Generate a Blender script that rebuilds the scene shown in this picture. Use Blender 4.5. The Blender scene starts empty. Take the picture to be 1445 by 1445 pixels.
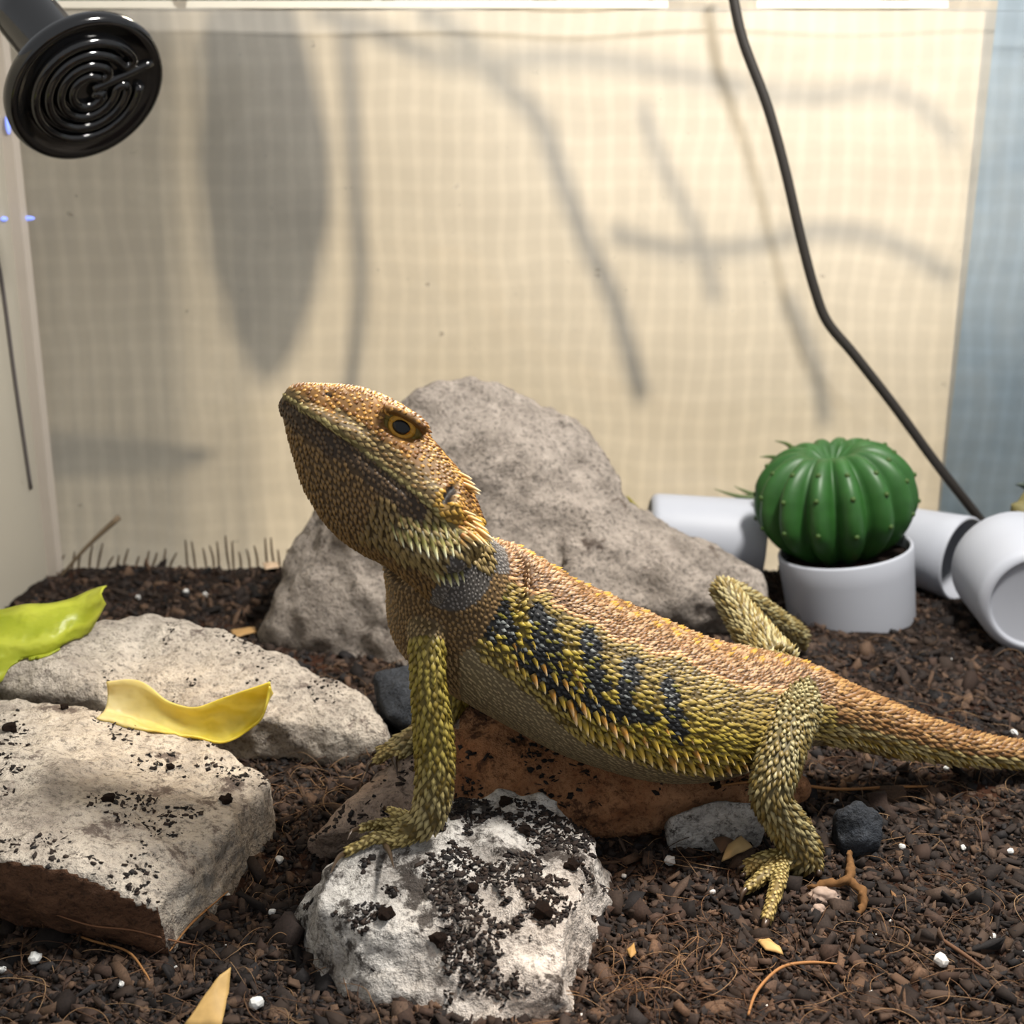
import bpy, bmesh, math, random
import numpy as np
from mathutils import Vector, Matrix, noise
from mathutils.bvhtree import BVHTree
random.seed(7); RNG = np.random.default_rng(7)
SC = bpy.context.scene
COL = SC.collection
# ------------------------------------------------------------------ camera
FP = 1744.0; PITCH = math.radians(15.5); CH = 0.24
cam_d = bpy.data.cameras.new('camera'); cam = bpy.data.objects.new('camera', cam_d); COL.objects.link(cam)
cam.location = (0, 0, CH); cam.rotation_euler = (math.radians(90) - PITCH, 0, 0)
cam_d.sensor_width = 36; cam_d.lens = 36 * FP / 1445; cam_d.clip_start = 0.01; cam_d.clip_end = 50
cam_d.dof.use_dof = True; cam_d.dof.focus_distance = 0.42; cam_d.dof.aperture_fstop = 15
SC.camera = cam
# ------------------------------------------------------------------ world, sun, tank lamp, added warm spots, exposure
W = bpy.data.worlds.new('room_light'); SC.world = W; W.use_nodes = True
W.node_tree.nodes['Background'].inputs[0].default_value = (0.95, 0.97, 1.0, 1)
W.node_tree.nodes['Background'].inputs[1].default_value = 0.50
SUN_T = Vector((-0.10, -0.83, -0.54)).normalized()          # travel direction of the sunlight, from behind the tank
sd = bpy.data.lights.new('sun', 'SUN'); sd.energy = 4.1; sd.color = (1.0, 0.86, 0.66); sd.angle = math.radians(5.5)
so = bpy.data.objects.new('sun', sd); COL.objects.link(so); so.rotation_euler = SUN_T.to_track_quat('-Z', 'Y').to_euler()
def area(name, loc, target, sx, sy, power, col):
    d = bpy.data.lights.new(name, 'AREA'); d.shape = 'RECTANGLE'; d.size = sx; d.size_y = sy; d.energy = power; d.color = col
    o = bpy.data.objects.new(name, d); COL.objects.link(o); o.location = loc
    o.rotation_euler = (Vector(target) - Vector(loc)).to_track_quat('-Z', 'Y').to_euler(); return o
area('tank_tube_lamp', (0.24, 0.40, 0.60), (0.04, 0.44, 0.05), 0.10, 0.06, 6.2, (1.0, 0.96, 0.90))
def spot(name, loc, target, power, col, ang, rad, blend):
    d = bpy.data.lights.new(name, 'SPOT'); d.energy = power; d.color = col; d.spot_size = math.radians(ang); d.spot_blend = blend
    d.shadow_soft_size = rad
    o = bpy.data.objects.new(name, d); COL.objects.link(o); o.location = loc
    o.rotation_euler = (Vector(target) - Vector(loc)).to_track_quat('-Z', 'Y').to_euler(); return o
spot('basking_lamp', (0.13, 0.60, 0.56), (0.02, 0.43, 0.05), 4.0, (1.0, 0.74, 0.46), 46, 0.03, 0.8)  # added warm spot for the lizard's lit back; no lamp body
spot('warm_lamp', (0.16, 0.20, 0.62), (0.06, 0.295, 0.0), 9.0, (1.0, 0.60, 0.34), 19, 0.02, 0.9)  # added spot, puts a warm patch on the foreground
spot('warm_lamp', (-0.16, 0.62, 0.52), (-0.135, 0.445, 0.035), 5.0, (1.0, 0.68, 0.32), 13, 0.015, 0.7)  # added narrow spot, warms the back strip of the slab
VS = SC.view_settings
VS.view_transform = 'Standard'; VS.look = 'None'; VS.gamma = 1.0; VS.use_curve_mapping = False; VS.exposure = 0.20
# ------------------------------------------------------------------ helpers
def ray(px, py):
    a = (px - 722.5) / FP; b = -(py - 722.5) / FP
    return Vector((a, math.cos(PITCH) + b * math.sin(PITCH), -math.sin(PITCH) + b * math.cos(PITCH)))
def P(px, py, Y):
    d = ray(px, py); t = Y / d.y; return Vector((d.x * t, Y, CH + d.z * t))
def G(px, py, z=0.0):
    d = ray(px, py); t = (z - CH) / d.z; return Vector((d.x * t, d.y * t, z))
def scl(p):                                                     # metres per pixel at a point
    return (p[1] * math.cos(PITCH) - (p[2] - CH) * math.sin(PITCH)) / FP
def lin(c):
    return tuple((x / 255 / 12.92) if x / 255 <= 0.04045 else ((x / 255 + 0.055) / 1.055) ** 2.4 for x in c)
def L4(c): return (*lin(c), 1)
def tag(o, label=None, cat=None, group=None, kind=None):
    if label: o['label'] = label
    if cat: o['category'] = cat
    if group: o['group'] = group
    if kind: o['kind'] = kind
    return o
def empty(name, loc=(0, 0, 0)):
    o = bpy.data.objects.new(name, None); COL.objects.link(o); o.location = loc; o.empty_display_size = 0.01; return o
def link(name, me, mat=None, parent=None, smooth=True):
    o = bpy.data.objects.new(name, me); COL.objects.link(o)
    if mat and not me.materials: me.materials.append(mat)
    if parent:
        o.parent = parent
        if parent.type == 'EMPTY' or True: o.matrix_parent_inverse = Matrix.Translation(parent.location).inverted() if parent.parent is None else Matrix.Translation(parent.location).inverted()
    if smooth: me.polygons.foreach_set('use_smooth', [True] * len(me.polygons))
    return o
def np_mesh(name, V, F, colors=None):
    V = np.asarray(V, dtype=np.float32); F = np.asarray(F, dtype=np.int32)
    me = bpy.data.meshes.new(name); me.vertices.add(len(V)); me.vertices.foreach_set('co', V.ravel())
    n = F.shape[1]; me.loops.add(F.size); me.loops.foreach_set('vertex_index', F.ravel())
    me.polygons.add(len(F)); me.polygons.foreach_set('loop_start', np.arange(0, F.size, n, dtype=np.int32))
    if colors is not None:
        at = me.color_attributes.new('Col', 'FLOAT_COLOR', 'POINT')
        c = np.ones((len(V), 4), dtype=np.float32); c[:, :3] = colors; at.data.foreach_set('color', c.ravel())
    me.update(calc_edges=True); me.validate(); return me
def bm_mesh(name, bm):
    me = bpy.data.meshes.new(name); bmesh.ops.recalc_face_normals(bm, faces=bm.faces[:]); bm.to_mesh(me); bm.free(); return me
def crom(A, n):
    """Catmull-Rom resample of rows of A, n steps per span"""
    A = np.asarray(A, dtype=float); out = []
    for i in range(len(A) - 1):
        p0 = A[max(i - 1, 0)]; p1 = A[i]; p2 = A[i + 1]; p3 = A[min(i + 2, len(A) - 1)]
        for k in range(n):
            t = k / n
            out.append(0.5 * (2 * p1 + (p2 - p0) * t + (2 * p0 - 5 * p1 + 4 * p2 - p3) * t * t + (3 * p1 - p0 - 3 * p2 + p3) * t ** 3))
    out.append(A[-1]); return np.array(out)
def ring_loft(bm, rings):
    vs = [[bm.verts.new(p) for p in r] for r in rings]; n = len(vs[0])
    for a, b in zip(vs, vs[1:]):
        for i in range(n): bm.faces.new((a[i], a[(i + 1) % n], b[(i + 1) % n], b[i]))
    for r, flip in ((vs[0], 1), (vs[-1], 0)):
        c = bm.verts.new(sum((v.co for v in r), Vector()) / n)
        for i in range(n):
            q = (r[(i + 1) % n], r[i], c) if flip else (r[i], r[(i + 1) % n], c)
            bm.faces.new(q)
def tube(bm, pts, rad, n=10, res=4):
    A = crom([[*p, r] for p, r in zip(pts, rad)], res); C = A[:, :3]; R = np.maximum(A[:, 3], 1e-5)
    T = np.gradient(C, axis=0); T /= np.linalg.norm(T, axis=1)[:, None] + 1e-12
    ref = np.array([0.0, 0, 1]) if abs(T[0][2]) < 0.9 else np.array([1.0, 0, 0])
    rings = []
    for c, t, r in zip(C, T, R):
        s = np.cross(t, ref); s /= np.linalg.norm(s) + 1e-12; u = np.cross(s, t); ref = u
        rings.append([Vector(c + r * (math.cos(2 * math.pi * i / n) * s + math.sin(2 * math.pi * i / n) * u)) for i in range(n)])
    ring_loft(bm, rings); return C, T, R
def lathe(bm, prof, n=48):
    """profile of (r, z) revolved about z; r=0 ends close"""
    rings = []
    for r, z in prof:
        rings.append([bm.verts.new((0, 0, z))] if r < 1e-7 else [bm.verts.new((r * math.cos(2 * math.pi * i / n), r * math.sin(2 * math.pi * i / n), z)) for i in range(n)])
    for a, b in zip(rings, rings[1:]):
        for i in range(n):
            j = (i + 1) % n
            if len(a) == 1 and len(b) == 1: continue
            if len(a) == 1: bm.faces.new((a[0], b[j], b[i]))
            elif len(b) == 1: bm.faces.new((a[i], a[j], b[0]))
            else: bm.faces.new((a[i], a[j], b[j], b[i]))
def box(bm, lo, hi):
    v = [bm.verts.new((x, y, z)) for x in (lo[0], hi[0]) for y in (lo[1], hi[1]) for z in (lo[2], hi[2])]
    for q in ((0, 1, 3, 2), (4, 6, 7, 5), (0, 4, 5, 1), (2, 3, 7, 6), (0, 2, 6, 4), (1, 5, 7, 3)): bm.faces.new([v[i] for i in q])
def remesh(me, voxel, smooth=3, fac=0.5):
    o = bpy.data.objects.new('tmp', me); COL.objects.link(o)
    m = o.modifiers.new('r', 'REMESH'); m.mode = 'VOXEL'; m.voxel_size = voxel
    if smooth: s = o.modifiers.new('s', 'SMOOTH'); s.iterations = smooth; s.factor = fac
    dg = bpy.context.evaluated_depsgraph_get(); ev = o.evaluated_get(dg)
    out = bpy.data.meshes.new_from_object(ev); bpy.data.objects.remove(o); return out
def arrays(me):
    V = np.empty(len(me.vertices) * 3, np.float32); me.vertices.foreach_get('co', V); V = V.reshape(-1, 3)
    N = np.empty(len(me.vertices) * 3, np.float32); me.vertices.foreach_get('normal', N)
    me.calc_loop_triangles(); T = np.empty(len(me.loop_triangles) * 3, np.int32); me.loop_triangles.foreach_get('vertices', T)
    return V, N.reshape(-1, 3), T.reshape(-1, 3)
def bvh_of(me):
    V, N, T = arrays(me); return BVHTree.FromPolygons(V.tolist(), T.tolist())
# ------------------------------------------------------------------ materials
def mat(name, rough=0.6, spec=0.4):
    m = bpy.data.materials.new(name); m.use_nodes = True; b = m.node_tree.nodes['Principled BSDF']
    b.inputs['Roughness'].default_value = rough; b.inputs['Specular IOR Level'].default_value = spec
    return m, m.node_tree, b
def nd(nt, t, **kw):
    n = nt.nodes.new(t)
    for k, v in kw.items(): setattr(n, k, v)
    return n
def coords(nt, scale=1.0):
    tc = nd(nt, 'ShaderNodeTexCoord'); mp = nd(nt, 'ShaderNodeMapping'); mp.inputs['Scale'].default_value = (scale,) * 3
    nt.links.new(tc.outputs['Object'], mp.inputs[0]); return mp.outputs[0]
def nz(nt, vec, scale, detail=4, rough=0.6):
    n = nd(nt, 'ShaderNodeTexNoise'); n.inputs['Scale'].default_value = scale; n.inputs['Detail'].default_value = detail; n.inputs['Roughness'].default_value = rough
    nt.links.new(vec, n.inputs['Vector']); return n.outputs['Fac']
def ramp(nt, fac, stops):
    r = nd(nt, 'ShaderNodeValToRGB'); e = r.color_ramp.elements
    while len(e) < len(stops): e.new(0.5)
    for el, (p, c) in zip(e, stops): el.position = p; el.color = c
    nt.links.new(fac, r.inputs[0]); return r.outputs[0]
def mixc(nt, fac, a, b, mode='MIX'):
    m = nd(nt, 'ShaderNodeMix', data_type='RGBA', blend_type=mode)
    for s, v in ((m.inputs[0], fac), (m.inputs[6], a), (m.inputs[7], b)):
        if hasattr(v, 'is_linked') or hasattr(v, 'links'): nt.links.new(v, s)
        else: s.default_value = v
    return m.outputs[2]
def bump(nt, b, h, strength, dist):
    n = nd(nt, 'ShaderNodeBump'); n.inputs['Strength'].default_value = strength; n.inputs['Distance'].default_value = dist
    nt.links.new(h, n.inputs['Height']); nt.links.new(n.outputs[0], b.inputs['Normal'])
BLK = (0, 0, 0, 1); WHT = (1, 1, 1, 1)
def stone_mat(name, light, dark, stain, stain_amt, vein=0.5):
    m, nt, b = mat(name, 0.85, 0.25); v = coords(nt)
    big = nz(nt, v, 22, 5, 0.65); med = nz(nt, v, 90, 6, 0.7); fine = nz(nt, v, 420, 4, 0.75)
    c = mixc(nt, ramp(nt, big, [(0.35, BLK), (0.65, WHT)]), L4(dark), L4(light))
    c = mixc(nt, ramp(nt, med, [(0.40, BLK), (0.72, (vein, vein, vein, 1))]), c, L4(tuple(min(255, x * 1.16) for x in light)))
    c = mixc(nt, ramp(nt, fine, [(0.34, (0.8, 0.8, 0.8, 1)), (0.50, BLK)]), c, L4(tuple(x * 0.60 for x in dark)))
    sm = nz(nt, v, 46, 8, 0.75)
    c = mixc(nt, ramp(nt, sm, [(1 - stain_amt, BLK), (min(0.99, 1 - stain_amt + 0.05), (0.9, 0.9, 0.9, 1))]), c, L4(stain))
    nt.links.new(c, b.inputs['Base Color'])
    h = nd(nt, 'ShaderNodeMath', operation='MULTIPLY_ADD'); nt.links.new(fine, h.inputs[0]); h.inputs[1].default_value = 0.4; nt.links.new(med, h.inputs[2])
    bump(nt, b, h.outputs[0], 1.0, 0.0042); return m
def attr_mat(name, rough=0.55, spec=0.4, nscale=900, var=0.25):
    m, nt, b = mat(name, rough, spec); a = nd(nt, 'ShaderNodeVertexColor', layer_name='Col'); v = coords(nt)
    n = nz(nt, v, nscale, 2); g = ramp(nt, n, [(0.3, (1 - var,) * 3 + (1,)), (0.7, (1, 1, 1, 1))])
    nt.links.new(mixc(nt, 1.0, a.outputs[0], g, 'MULTIPLY'), b.inputs['Base Color']); return m
def plain(name, c, rough=0.5, spec=0.4, nscale=60, var=0.06):
    m, nt, b = mat(name, rough, spec); v = coords(nt); n = nz(nt, v, nscale, 4)
    k = tuple(max(0, x * (1 - var)) for x in c)
    nt.links.new(mixc(nt, n, L4(k), L4(c)), b.inputs['Base Color']); return m
def glass_mat(name, dirt):
    m = bpy.data.materials.new(name); m.use_nodes = True; nt = m.node_tree; nt.nodes.clear()
    out = nd(nt, 'ShaderNodeOutputMaterial'); tr = nd(nt, 'ShaderNodeBsdfTransparent'); gl = nd(nt, 'ShaderNodeBsdfGlossy'); gl.inputs['Roughness'].default_value = 0.03
    fr = nd(nt, 'ShaderNodeFresnel'); fr.inputs[0].default_value = 1.25
    m1 = nd(nt, 'ShaderNodeMixShader'); nt.links.new(fr.outputs[0], m1.inputs[0]); nt.links.new(tr.outputs[0], m1.inputs[1]); nt.links.new(gl.outputs[0], m1.inputs[2])
    v = coords(nt); df = nd(nt, 'ShaderNodeBsdfDiffuse')
    spots = ramp(nt, nz(nt, v, 110, 2, 0.4), [(0.755, BLK), (0.80, (0.45,) * 3 + (1,))])
    smear = ramp(nt, nz(nt, v, 9, 6, 0.7), [(0.45, BLK), (0.8, (dirt,) * 3 + (1,))])
    nt.links.new(mixc(nt, spots, L4((205, 198, 182)), L4((95, 70, 50))), df.inputs[0])
    ad = nd(nt, 'ShaderNodeMath', operation='MAXIMUM'); nt.links.new(spots, ad.inputs[0]); nt.links.new(smear, ad.inputs[1])
    m2 = nd(nt, 'ShaderNodeMixShader'); nt.links.new(ad.outputs[0], m2.inputs[0]); nt.links.new(m1.outputs[0], m2.inputs[1]); nt.links.new(df.outputs[0], m2.inputs[2])
    nt.links.new(m2.outputs[0], out.inputs[0]); return m
def cloth_mat():
    m = bpy.data.materials.new('woven_cloth'); m.use_nodes = True; nt = m.node_tree; nt.nodes.clear()
    out = nd(nt, 'ShaderNodeOutputMaterial'); v = coords(nt); sp = nd(nt, 'ShaderNodeSeparateXYZ')
    dist = nd(nt, 'ShaderNodeTexNoise'); dist.inputs['Scale'].default_value = 14; nt.links.new(v, dist.inputs['Vector'])
    vm = nd(nt, 'ShaderNodeVectorMath', operation='MULTIPLY_ADD'); nt.links.new(dist.outputs['Color'], vm.inputs[0]); vm.inputs[1].default_value = (0.016, 0, 0.016); nt.links.new(v, vm.inputs[2])
    nt.links.new(vm.outputs[0], sp.inputs[0])
    def band(sock, period, lo, hi):
        a = nd(nt, 'ShaderNodeMath', operation='MULTIPLY'); nt.links.new(sock, a.inputs[0]); a.inputs[1].default_value = 2 * math.pi / period
        s = nd(nt, 'ShaderNodeMath', operation='SINE'); nt.links.new(a.outputs[0], s.inputs[0])
        return ramp(nt, s.outputs[0], [(0.0, (lo,) * 3 + (1,)), (0.9, (hi,) * 3 + (1,))])
    g = mixc(nt, 1.0, band(sp.outputs[0], 0.0125, 0.93, 1.0), band(sp.outputs[2], 0.0138, 0.955, 1.0), 'MULTIPLY')
    g = mixc(nt, 1.0, g, ramp(nt, nz(nt, v, 18, 3), [(0.3, (0.88,) * 3 + (1,)), (0.7, WHT)]), 'MULTIPLY')
    g = mixc(nt, 1.0, g, band(sp.outputs[0], 0.0009, 0.93, 1.0), 'MULTIPLY'); g = mixc(nt, 1.0, g, band(sp.outputs[2], 0.0009, 0.93, 1.0), 'MULTIPLY')
    tc = mixc(nt, 1.0, g, L4((240, 228, 204)), 'MULTIPLY'); dc = mixc(nt, 1.0, g, L4((222, 216, 205)), 'MULTIPLY')
    t = nd(nt, 'ShaderNodeBsdfTranslucent'); d = nd(nt, 'ShaderNodeBsdfDiffuse'); nt.links.new(tc, t.inputs[0]); nt.links.new(dc, d.inputs[0])
    mx = nd(nt, 'ShaderNodeMixShader'); mx.inputs[0].default_value = 0.5; nt.links.new(t.outputs[0], mx.inputs[1]); nt.links.new(d.outputs[0], mx.inputs[2])
    nt.links.new(mx.outputs[0], out.inputs[0]); return m
M_GLASS = glass_mat('dusty_glass', 0.16)
M_HAZY = glass_mat('hazy_glass', 0.16)
for n_ in M_HAZY.node_tree.nodes:
    if n_.type == 'MATH' and n_.operation == 'MAXIMUM':
        for l_ in list(n_.inputs[1].links): M_HAZY.node_tree.links.remove(l_)
        n_.inputs[1].default_value = 0.55
M_CLOTH = cloth_mat()
M_PANEL = cloth_mat()
M_PANEL.name = 'grey_blue_sheet'
for n_ in M_PANEL.node_tree.nodes:
    if n_.type == 'MIX' and n_.blend_type == 'MULTIPLY' and not n_.inputs[7].is_linked: n_.inputs[7].default_value = L4((196, 212, 224)) if n_.outputs[2].links[0].to_node.type == 'BSDF_TRANSLUCENT' else L4((196, 208, 216))
M_WHITE = plain('white_plastic', (172, 175, 183), 0.5, 0.35, 40, 0.04)
M_CERAM = plain('black_glazed_ceramic', (9, 9, 10), 0.11, 0.7)
M_CABLE = plain('black_rubber', (44, 40, 36), 0.5, 0.4)
# ------------------------------------------------------------------ the tank: soil bed, panes, cloth
XL, XR, YB, YF = -0.287, 0.42, 0.736, 0.17
def gz(x, y):
    v = Vector((x, y, 0.3))
    return 0.0040 * noise.noise(v * 22) + 0.0022 * noise.noise(v * 65) + 0.0010 * noise.noise(v * 170) \
        + 0.016 * math.exp(-((x - 0.115) ** 2 + (y - 0.545) ** 2) / 0.0022)
def soil_mat():
    m, nt, b = mat('dark_coir_soil', 0.95, 0.15); v = coords(nt)
    c = ramp(nt, nz(nt, v, 260, 6, 0.75), [(0.3, L4((20, 15, 13))), (0.55, L4((46, 36, 30))), (0.8, L4((80, 62, 50)))])
    c = mixc(nt, ramp(nt, nz(nt, v, 14, 3), [(0.5, BLK), (0.7, (0.5,) * 3 + (1,))]), c, L4((92, 52, 30)))
    nt.links.new(c, b.inputs['Base Color']); bump(nt, b, nz(nt, v, 500, 5, 0.8), 1.0, 0.002); return m
M_SOIL = soil_mat()
nx, ny = 260, 210
xs = np.linspace(XL, XR, nx); ys = np.linspace(YF, YB, ny)
V = [(x, y, gz(x, y)) for y in ys for x in xs]
F = [(j * nx + i, j * nx + i + 1, (j + 1) * nx + i + 1, (j + 1) * nx + i) for j in range(ny - 1) for i in range(nx - 1)]
b0 = len(V); V += [(XL, YF, -0.05), (XR, YF, -0.05), (XR, YB, -0.05), (XL, YB, -0.05)]
floor = link('floor', np_mesh('soil', V, F), M_SOIL); tag(floor, 'dark brown crumbly coir soil bed of the tank', 'soil', kind='structure')
def pane(name, lo, hi, label):
    bm = bmesh.new(); box(bm, lo, hi); o = link(name, bm_mesh(name, bm), M_GLASS, smooth=False); tag(o, label, 'glass', kind='structure'); return o
pane('wall_back', (XL - 0.004, YB, -0.05), (XR, YB + 0.004, 0.325), 'dusty back glass pane of the tank')
pane('wall_left', (XL - 0.004, YF, -0.05), (XL, YB, 0.325), 'left glass side pane of the tank').data.materials[0] = M_HAZY
pane('wall_right', (XR, YF, -0.05), (XR + 0.004, YB + 0.004, 0.325), 'right glass side pane of the tank')
M_SEAL = plain('grey_silicone', (186, 176, 164), 0.5, 0.4)
bm = bmesh.new(); box(bm, (XL, YB - 0.010, -0.01), (XL + 0.006, YB, 0.325)); tag(link('trim_1', bm_mesh('seal', bm), M_SEAL, smooth=False), 'grey silicone seam in the back left corner', 'seam', kind='structure')
# cloth hung behind the back pane
YC = 0.752
def cloth_y(x, z): return YC + 0.0012 * math.sin(x * 42) + 0.0015 * noise.noise(Vector((x * 12, z * 4, 0)))
def edge_x(z): return P(1378 - (0.33 - z) * 40, 300, YC).x
CB, CT = -0.04, 0.332
nu, nv = 110, 60; V = []; F = []
for j in range(nv):
    z = CB + (CT - CB) * j / (nv - 1)
    x0, x1 = XL - 0.016, edge_x(z)
    for i in range(nu): x = x0 + (x1 - x0) * i / (nu - 1); V.append((x, cloth_y(x, z), z))
F = [(j * nu + i, j * nu + i + 1, (j + 1) * nu + i + 1, (j + 1) * nu + i) for j in range(nv - 1) for i in range(nu - 1)]
cloth = empty('backdrop_cloth', (0, YC, 0)); tag(cloth, 'cream loosely woven cloth hung behind the back glass, sunlit from behind', 'cloth')
link('cloth_sheet', np_mesh('sheet', V, F), M_CLOTH, cloth)
bm = bmesh.new(); box(bm, (XL - 0.016, YC - 0.001, CT - 0.004), (edge_x(CT), YC + 0.002, CT)); link('hem', bm_mesh('hem', bm), plain('hem_cotton', (240, 232, 214), 0.9, 0.1), cloth, False)
M_THREAD = plain('jute_thread', (120, 96, 72), 0.9, 0.1)
k = 0
for px in list(range(92, 260, 13)) + list(range(262, 420, 11)) + list(range(1362, 1420, 9)):
    px += random.uniform(-3, 3); hb = random.uniform(14, 34) * (1.3 if px > 255 else 1); top = P(px, 800 - hb, YB + 0.006); bot = P(px - (8 if px < 255 else -5) * random.uniform(.5, 1.4), 806, YB + 0.006)
    bm = bmesh.new(); tube(bm, [bot, (bot + top) / 2 + Vector((random.uniform(-.001, .001), 0, 0)), top], [0.0007, 0.0008, 0.0005], 5, 3); link('fringe_thread', bm_mesh('fringe_thread', bm), M_THREAD, cloth)
bm = bmesh.new(); x0 = edge_x(0.0) + 0.0005; box(bm, (x0, YC + 0.010, -0.05), (0.62, YC + 0.012, 0.6))
tag(link('grey_blue_panel', bm_mesh('panel', bm), M_PANEL, smooth=False), 'pale grey-blue panel behind the glass beside the cloth edge', 'panel')
bm = bmesh.new(); box(bm, (XL - 0.016, YF, -0.05), (XL - 0.0145, YB + 0.006, 0.33))
tag(link('side_cloth', bm_mesh('side_cloth', bm), M_CLOTH, smooth=False), 'greyish cream cloth hanging outside the left glass pane', 'cloth')
# added shadow casters outside, between the sun and the cloth: seen as soft shadows
M_METAL = plain('chair_metal', (70, 66, 62), 0.5, 0.4)
casters = empty('garden_chair', P(600, 500, YC + 0.14)); tag(casters, 'metal garden chair outside behind the cloth, seen as soft grey shadows', 'chair')
def behind(px, py, s):
    c = P(px, py, YC); return c - SUN_T * s
def shadow_bar(pts, r, s=0.13):
    bm = bmesh.new(); tube(bm, [behind(x, y, s) for x, y in pts], [r] * len(pts), 10, 6); link('rail', bm_mesh('rail', bm), M_METAL, casters)
oval = [(300, -20), (410, -20), (440, 90), (466, 200), (468, 300), (448, 400), (420, 480), (385, 530), (350, 500), (320, 420), (292, 320), (278, 200), (284, 80)]
bm = bmesh.new(); f = [bm.verts.new(behind(x, y, 0.15)) for x, y in oval]; bk = [bm.verts.new(behind(x, y, 0.15) + Vector((0, 0.012, 0))) for x, y in oval]
bm.faces.new(f); bm.faces.new(bk[::-1])
for i in range(len(f)): bm.faces.new((f[i], f[(i + 1) % len(f)], bk[(i + 1) % len(f)], bk[i]))
link('backrest', bm_mesh('backrest', bm), M_METAL, casters, False)
shadow_bar([(486, 20), (495, 150), (503, 300), (508, 420), (492, 560)], 0.0045)
shadow_bar([(440, 18), (520, 38), (600, 75), (680, 88), (800, 85), (950, 100), (1060, 125)], 0.0045)
shadow_bar([(590, 10), (650, 50), (690, 100), (760, 170), (790, 250), (830, 350), (868, 430), (905, 560)], 0.0055)
shadow_bar([(1070, 130), (1160, 138), (1240, 128), (1300, 150), (1350, 200)], 0.0045)
shadow_bar([(860, 330), (960, 350), (1060, 345), (1150, 330), (1250, 340), (1345, 390)], 0.0045)
shadow_bar([(905, 150), (935, 230), (985, 330), (1010, 420)], 0.004)
shadow_bar([(1110, 420), (1150, 520), (1165, 600)], 0.004)
bm = bmesh.new(); pl = [(-60, 600), (60, 612), (200, 618), (300, 632), (260, 648), (120, 662), (-60, 668)]
f = [bm.verts.new(behind(x, y, 0.10)) for x, y in pl]; bk = [bm.verts.new(behind(x, y, 0.10) + Vector((0, 0.01, 0))) for x, y in pl]
bm.faces.new(f); bm.faces.new(bk[::-1])
for i in range(len(f)): bm.faces.new((f[i], f[(i + 1) % len(f)], bk[(i + 1) % len(f)], bk[i]))
link('seat_slat', bm_mesh('seat_slat', bm), M_METAL, casters, False)
shade_rig = empty('slatted_screen', behind(100, 700, 0.24)); bpy.context.view_layer.update(); tag(shade_rig, 'vertical slatted screen outside behind the cloth, dimming its left part', 'screen')  # slats added only to shade the left of the cloth
for px in range(-120, 340, 26):
    a = behind(px, -250, 0.24); b_ = behind(px + 40, 900, 0.24); wd = 0.0088 if px < 235 else 0.005
    bm = bmesh.new(); box(bm, (-wd / 2, -0.003, 0), (wd / 2, 0.003, (a - b_).length)); o = link('slat', bm_mesh('slat', bm), M_METAL, None, False); o.parent = shade_rig
    o.matrix_parent_inverse = Matrix.Translation(shade_rig.location).inverted(); z = (a - b_).normalized(); x = Vector((1, 0, 0)) - z * z.x; x.normalize(); o.matrix_world = Matrix.Translation(b_) @ Matrix((x, z.cross(x), z)).transposed().to_4x4()
# ------------------------------------------------------------------ rocks
def rock(name, hulls, m, label, voxel=0.0022, amp=(0.0035, 0.0012, 0.0005), seed=0.0, sm=4, group=None):
    bm = bmesh.new()
    for pts in hulls:
        vs = [bm.verts.new(p) for p in pts]; r = bmesh.ops.convex_hull(bm, input=vs)
        bmesh.ops.delete(bm, geom=[g for g in r['geom_interior'] if isinstance(g, bmesh.types.BMVert)] , context='VERTS')
    me = remesh(bm_mesh(name, bm), voxel, sm)
    Vv, N, T = arrays(me); out = np.empty_like(Vv)
    for i in range(len(Vv)):
        p = Vector(Vv[i]) + Vector((seed, seed * 2, 0)); n = Vector(N[i])
        r = 1 - abs(noise.noise(p * 55)) * 2
        d = amp[0] * noise.noise(p * 26) + amp[1] * (r + noise.noise(p * 110)) + amp[2] * noise.noise(p * 320)
        out[i] = Vv[i] + N[i] * d
    me.vertices.foreach_set('co', out.ravel()); me.update()
    o = link(name, me, m); tag(o, label, 'rock', group); return o, bvh_of(me)
def ext(pts, dy=0.0, dz=0.0, dx=0.0): return [p + Vector((dx, dy, dz)) for p in pts]
M_GREY = stone_mat('grey_limestone', (158, 148, 138), (116, 107, 98), (84, 72, 64), 0.40, 0.9)
M_PALE = stone_mat('pale_limestone', (184, 175, 162), (142, 132, 122), (92, 80, 74), 0.42, 0.9)
M_WHITE_ST = stone_mat('whitish_rough_stone', (186, 182, 176), (126, 119, 112), (44, 36, 31), 0.47, 1.0)
M_RUST = stone_mat('rusty_brown_stone', (178, 134, 98), (140, 90, 56), (70, 46, 32), 0.44, 0.4)
# big boulder behind the lizard
top = [P(*q) for q in ((585, 556, .640), (640, 542, .650), (720, 553, .655), (800, 588, .652), (850, 640, .645), (882, 705, .635))]
lef = [P(*q) for q in ((452, 705, .630), (420, 765, .622), (398, 835, .612), (362, 908, .600))]
frt = [G(385, 930, -.01), G(600, 960, -.01), G(860, 935, -.01), P(560, 640, .612), P(470, 760, .600), P(700, 620, .620), P(860, 760, .610)]
main = top + lef + frt + ext(top, .035, -.01) + ext(lef, .045, 0) + [G(900, 880, -.01)]
rid = [P(880, 705, .645), P(930, 768, .625), P(1000, 792, .618), P(1078, 815, .615), P(1083, 885, .605), G(860, 935, -.01), G(1085, 905, -.01), P(800, 740, .61), P(800, 860, .585), P(1000, 850, .595)]
rid = rid + ext(rid[:4], .03, -.005)
ROCK_A, BV_A = rock('boulder', [main, rid], M_GREY, 'large rounded grey boulder standing behind the lizard', 0.0024, (0.006, 0.0020, 0.0009), 1.3)
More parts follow.
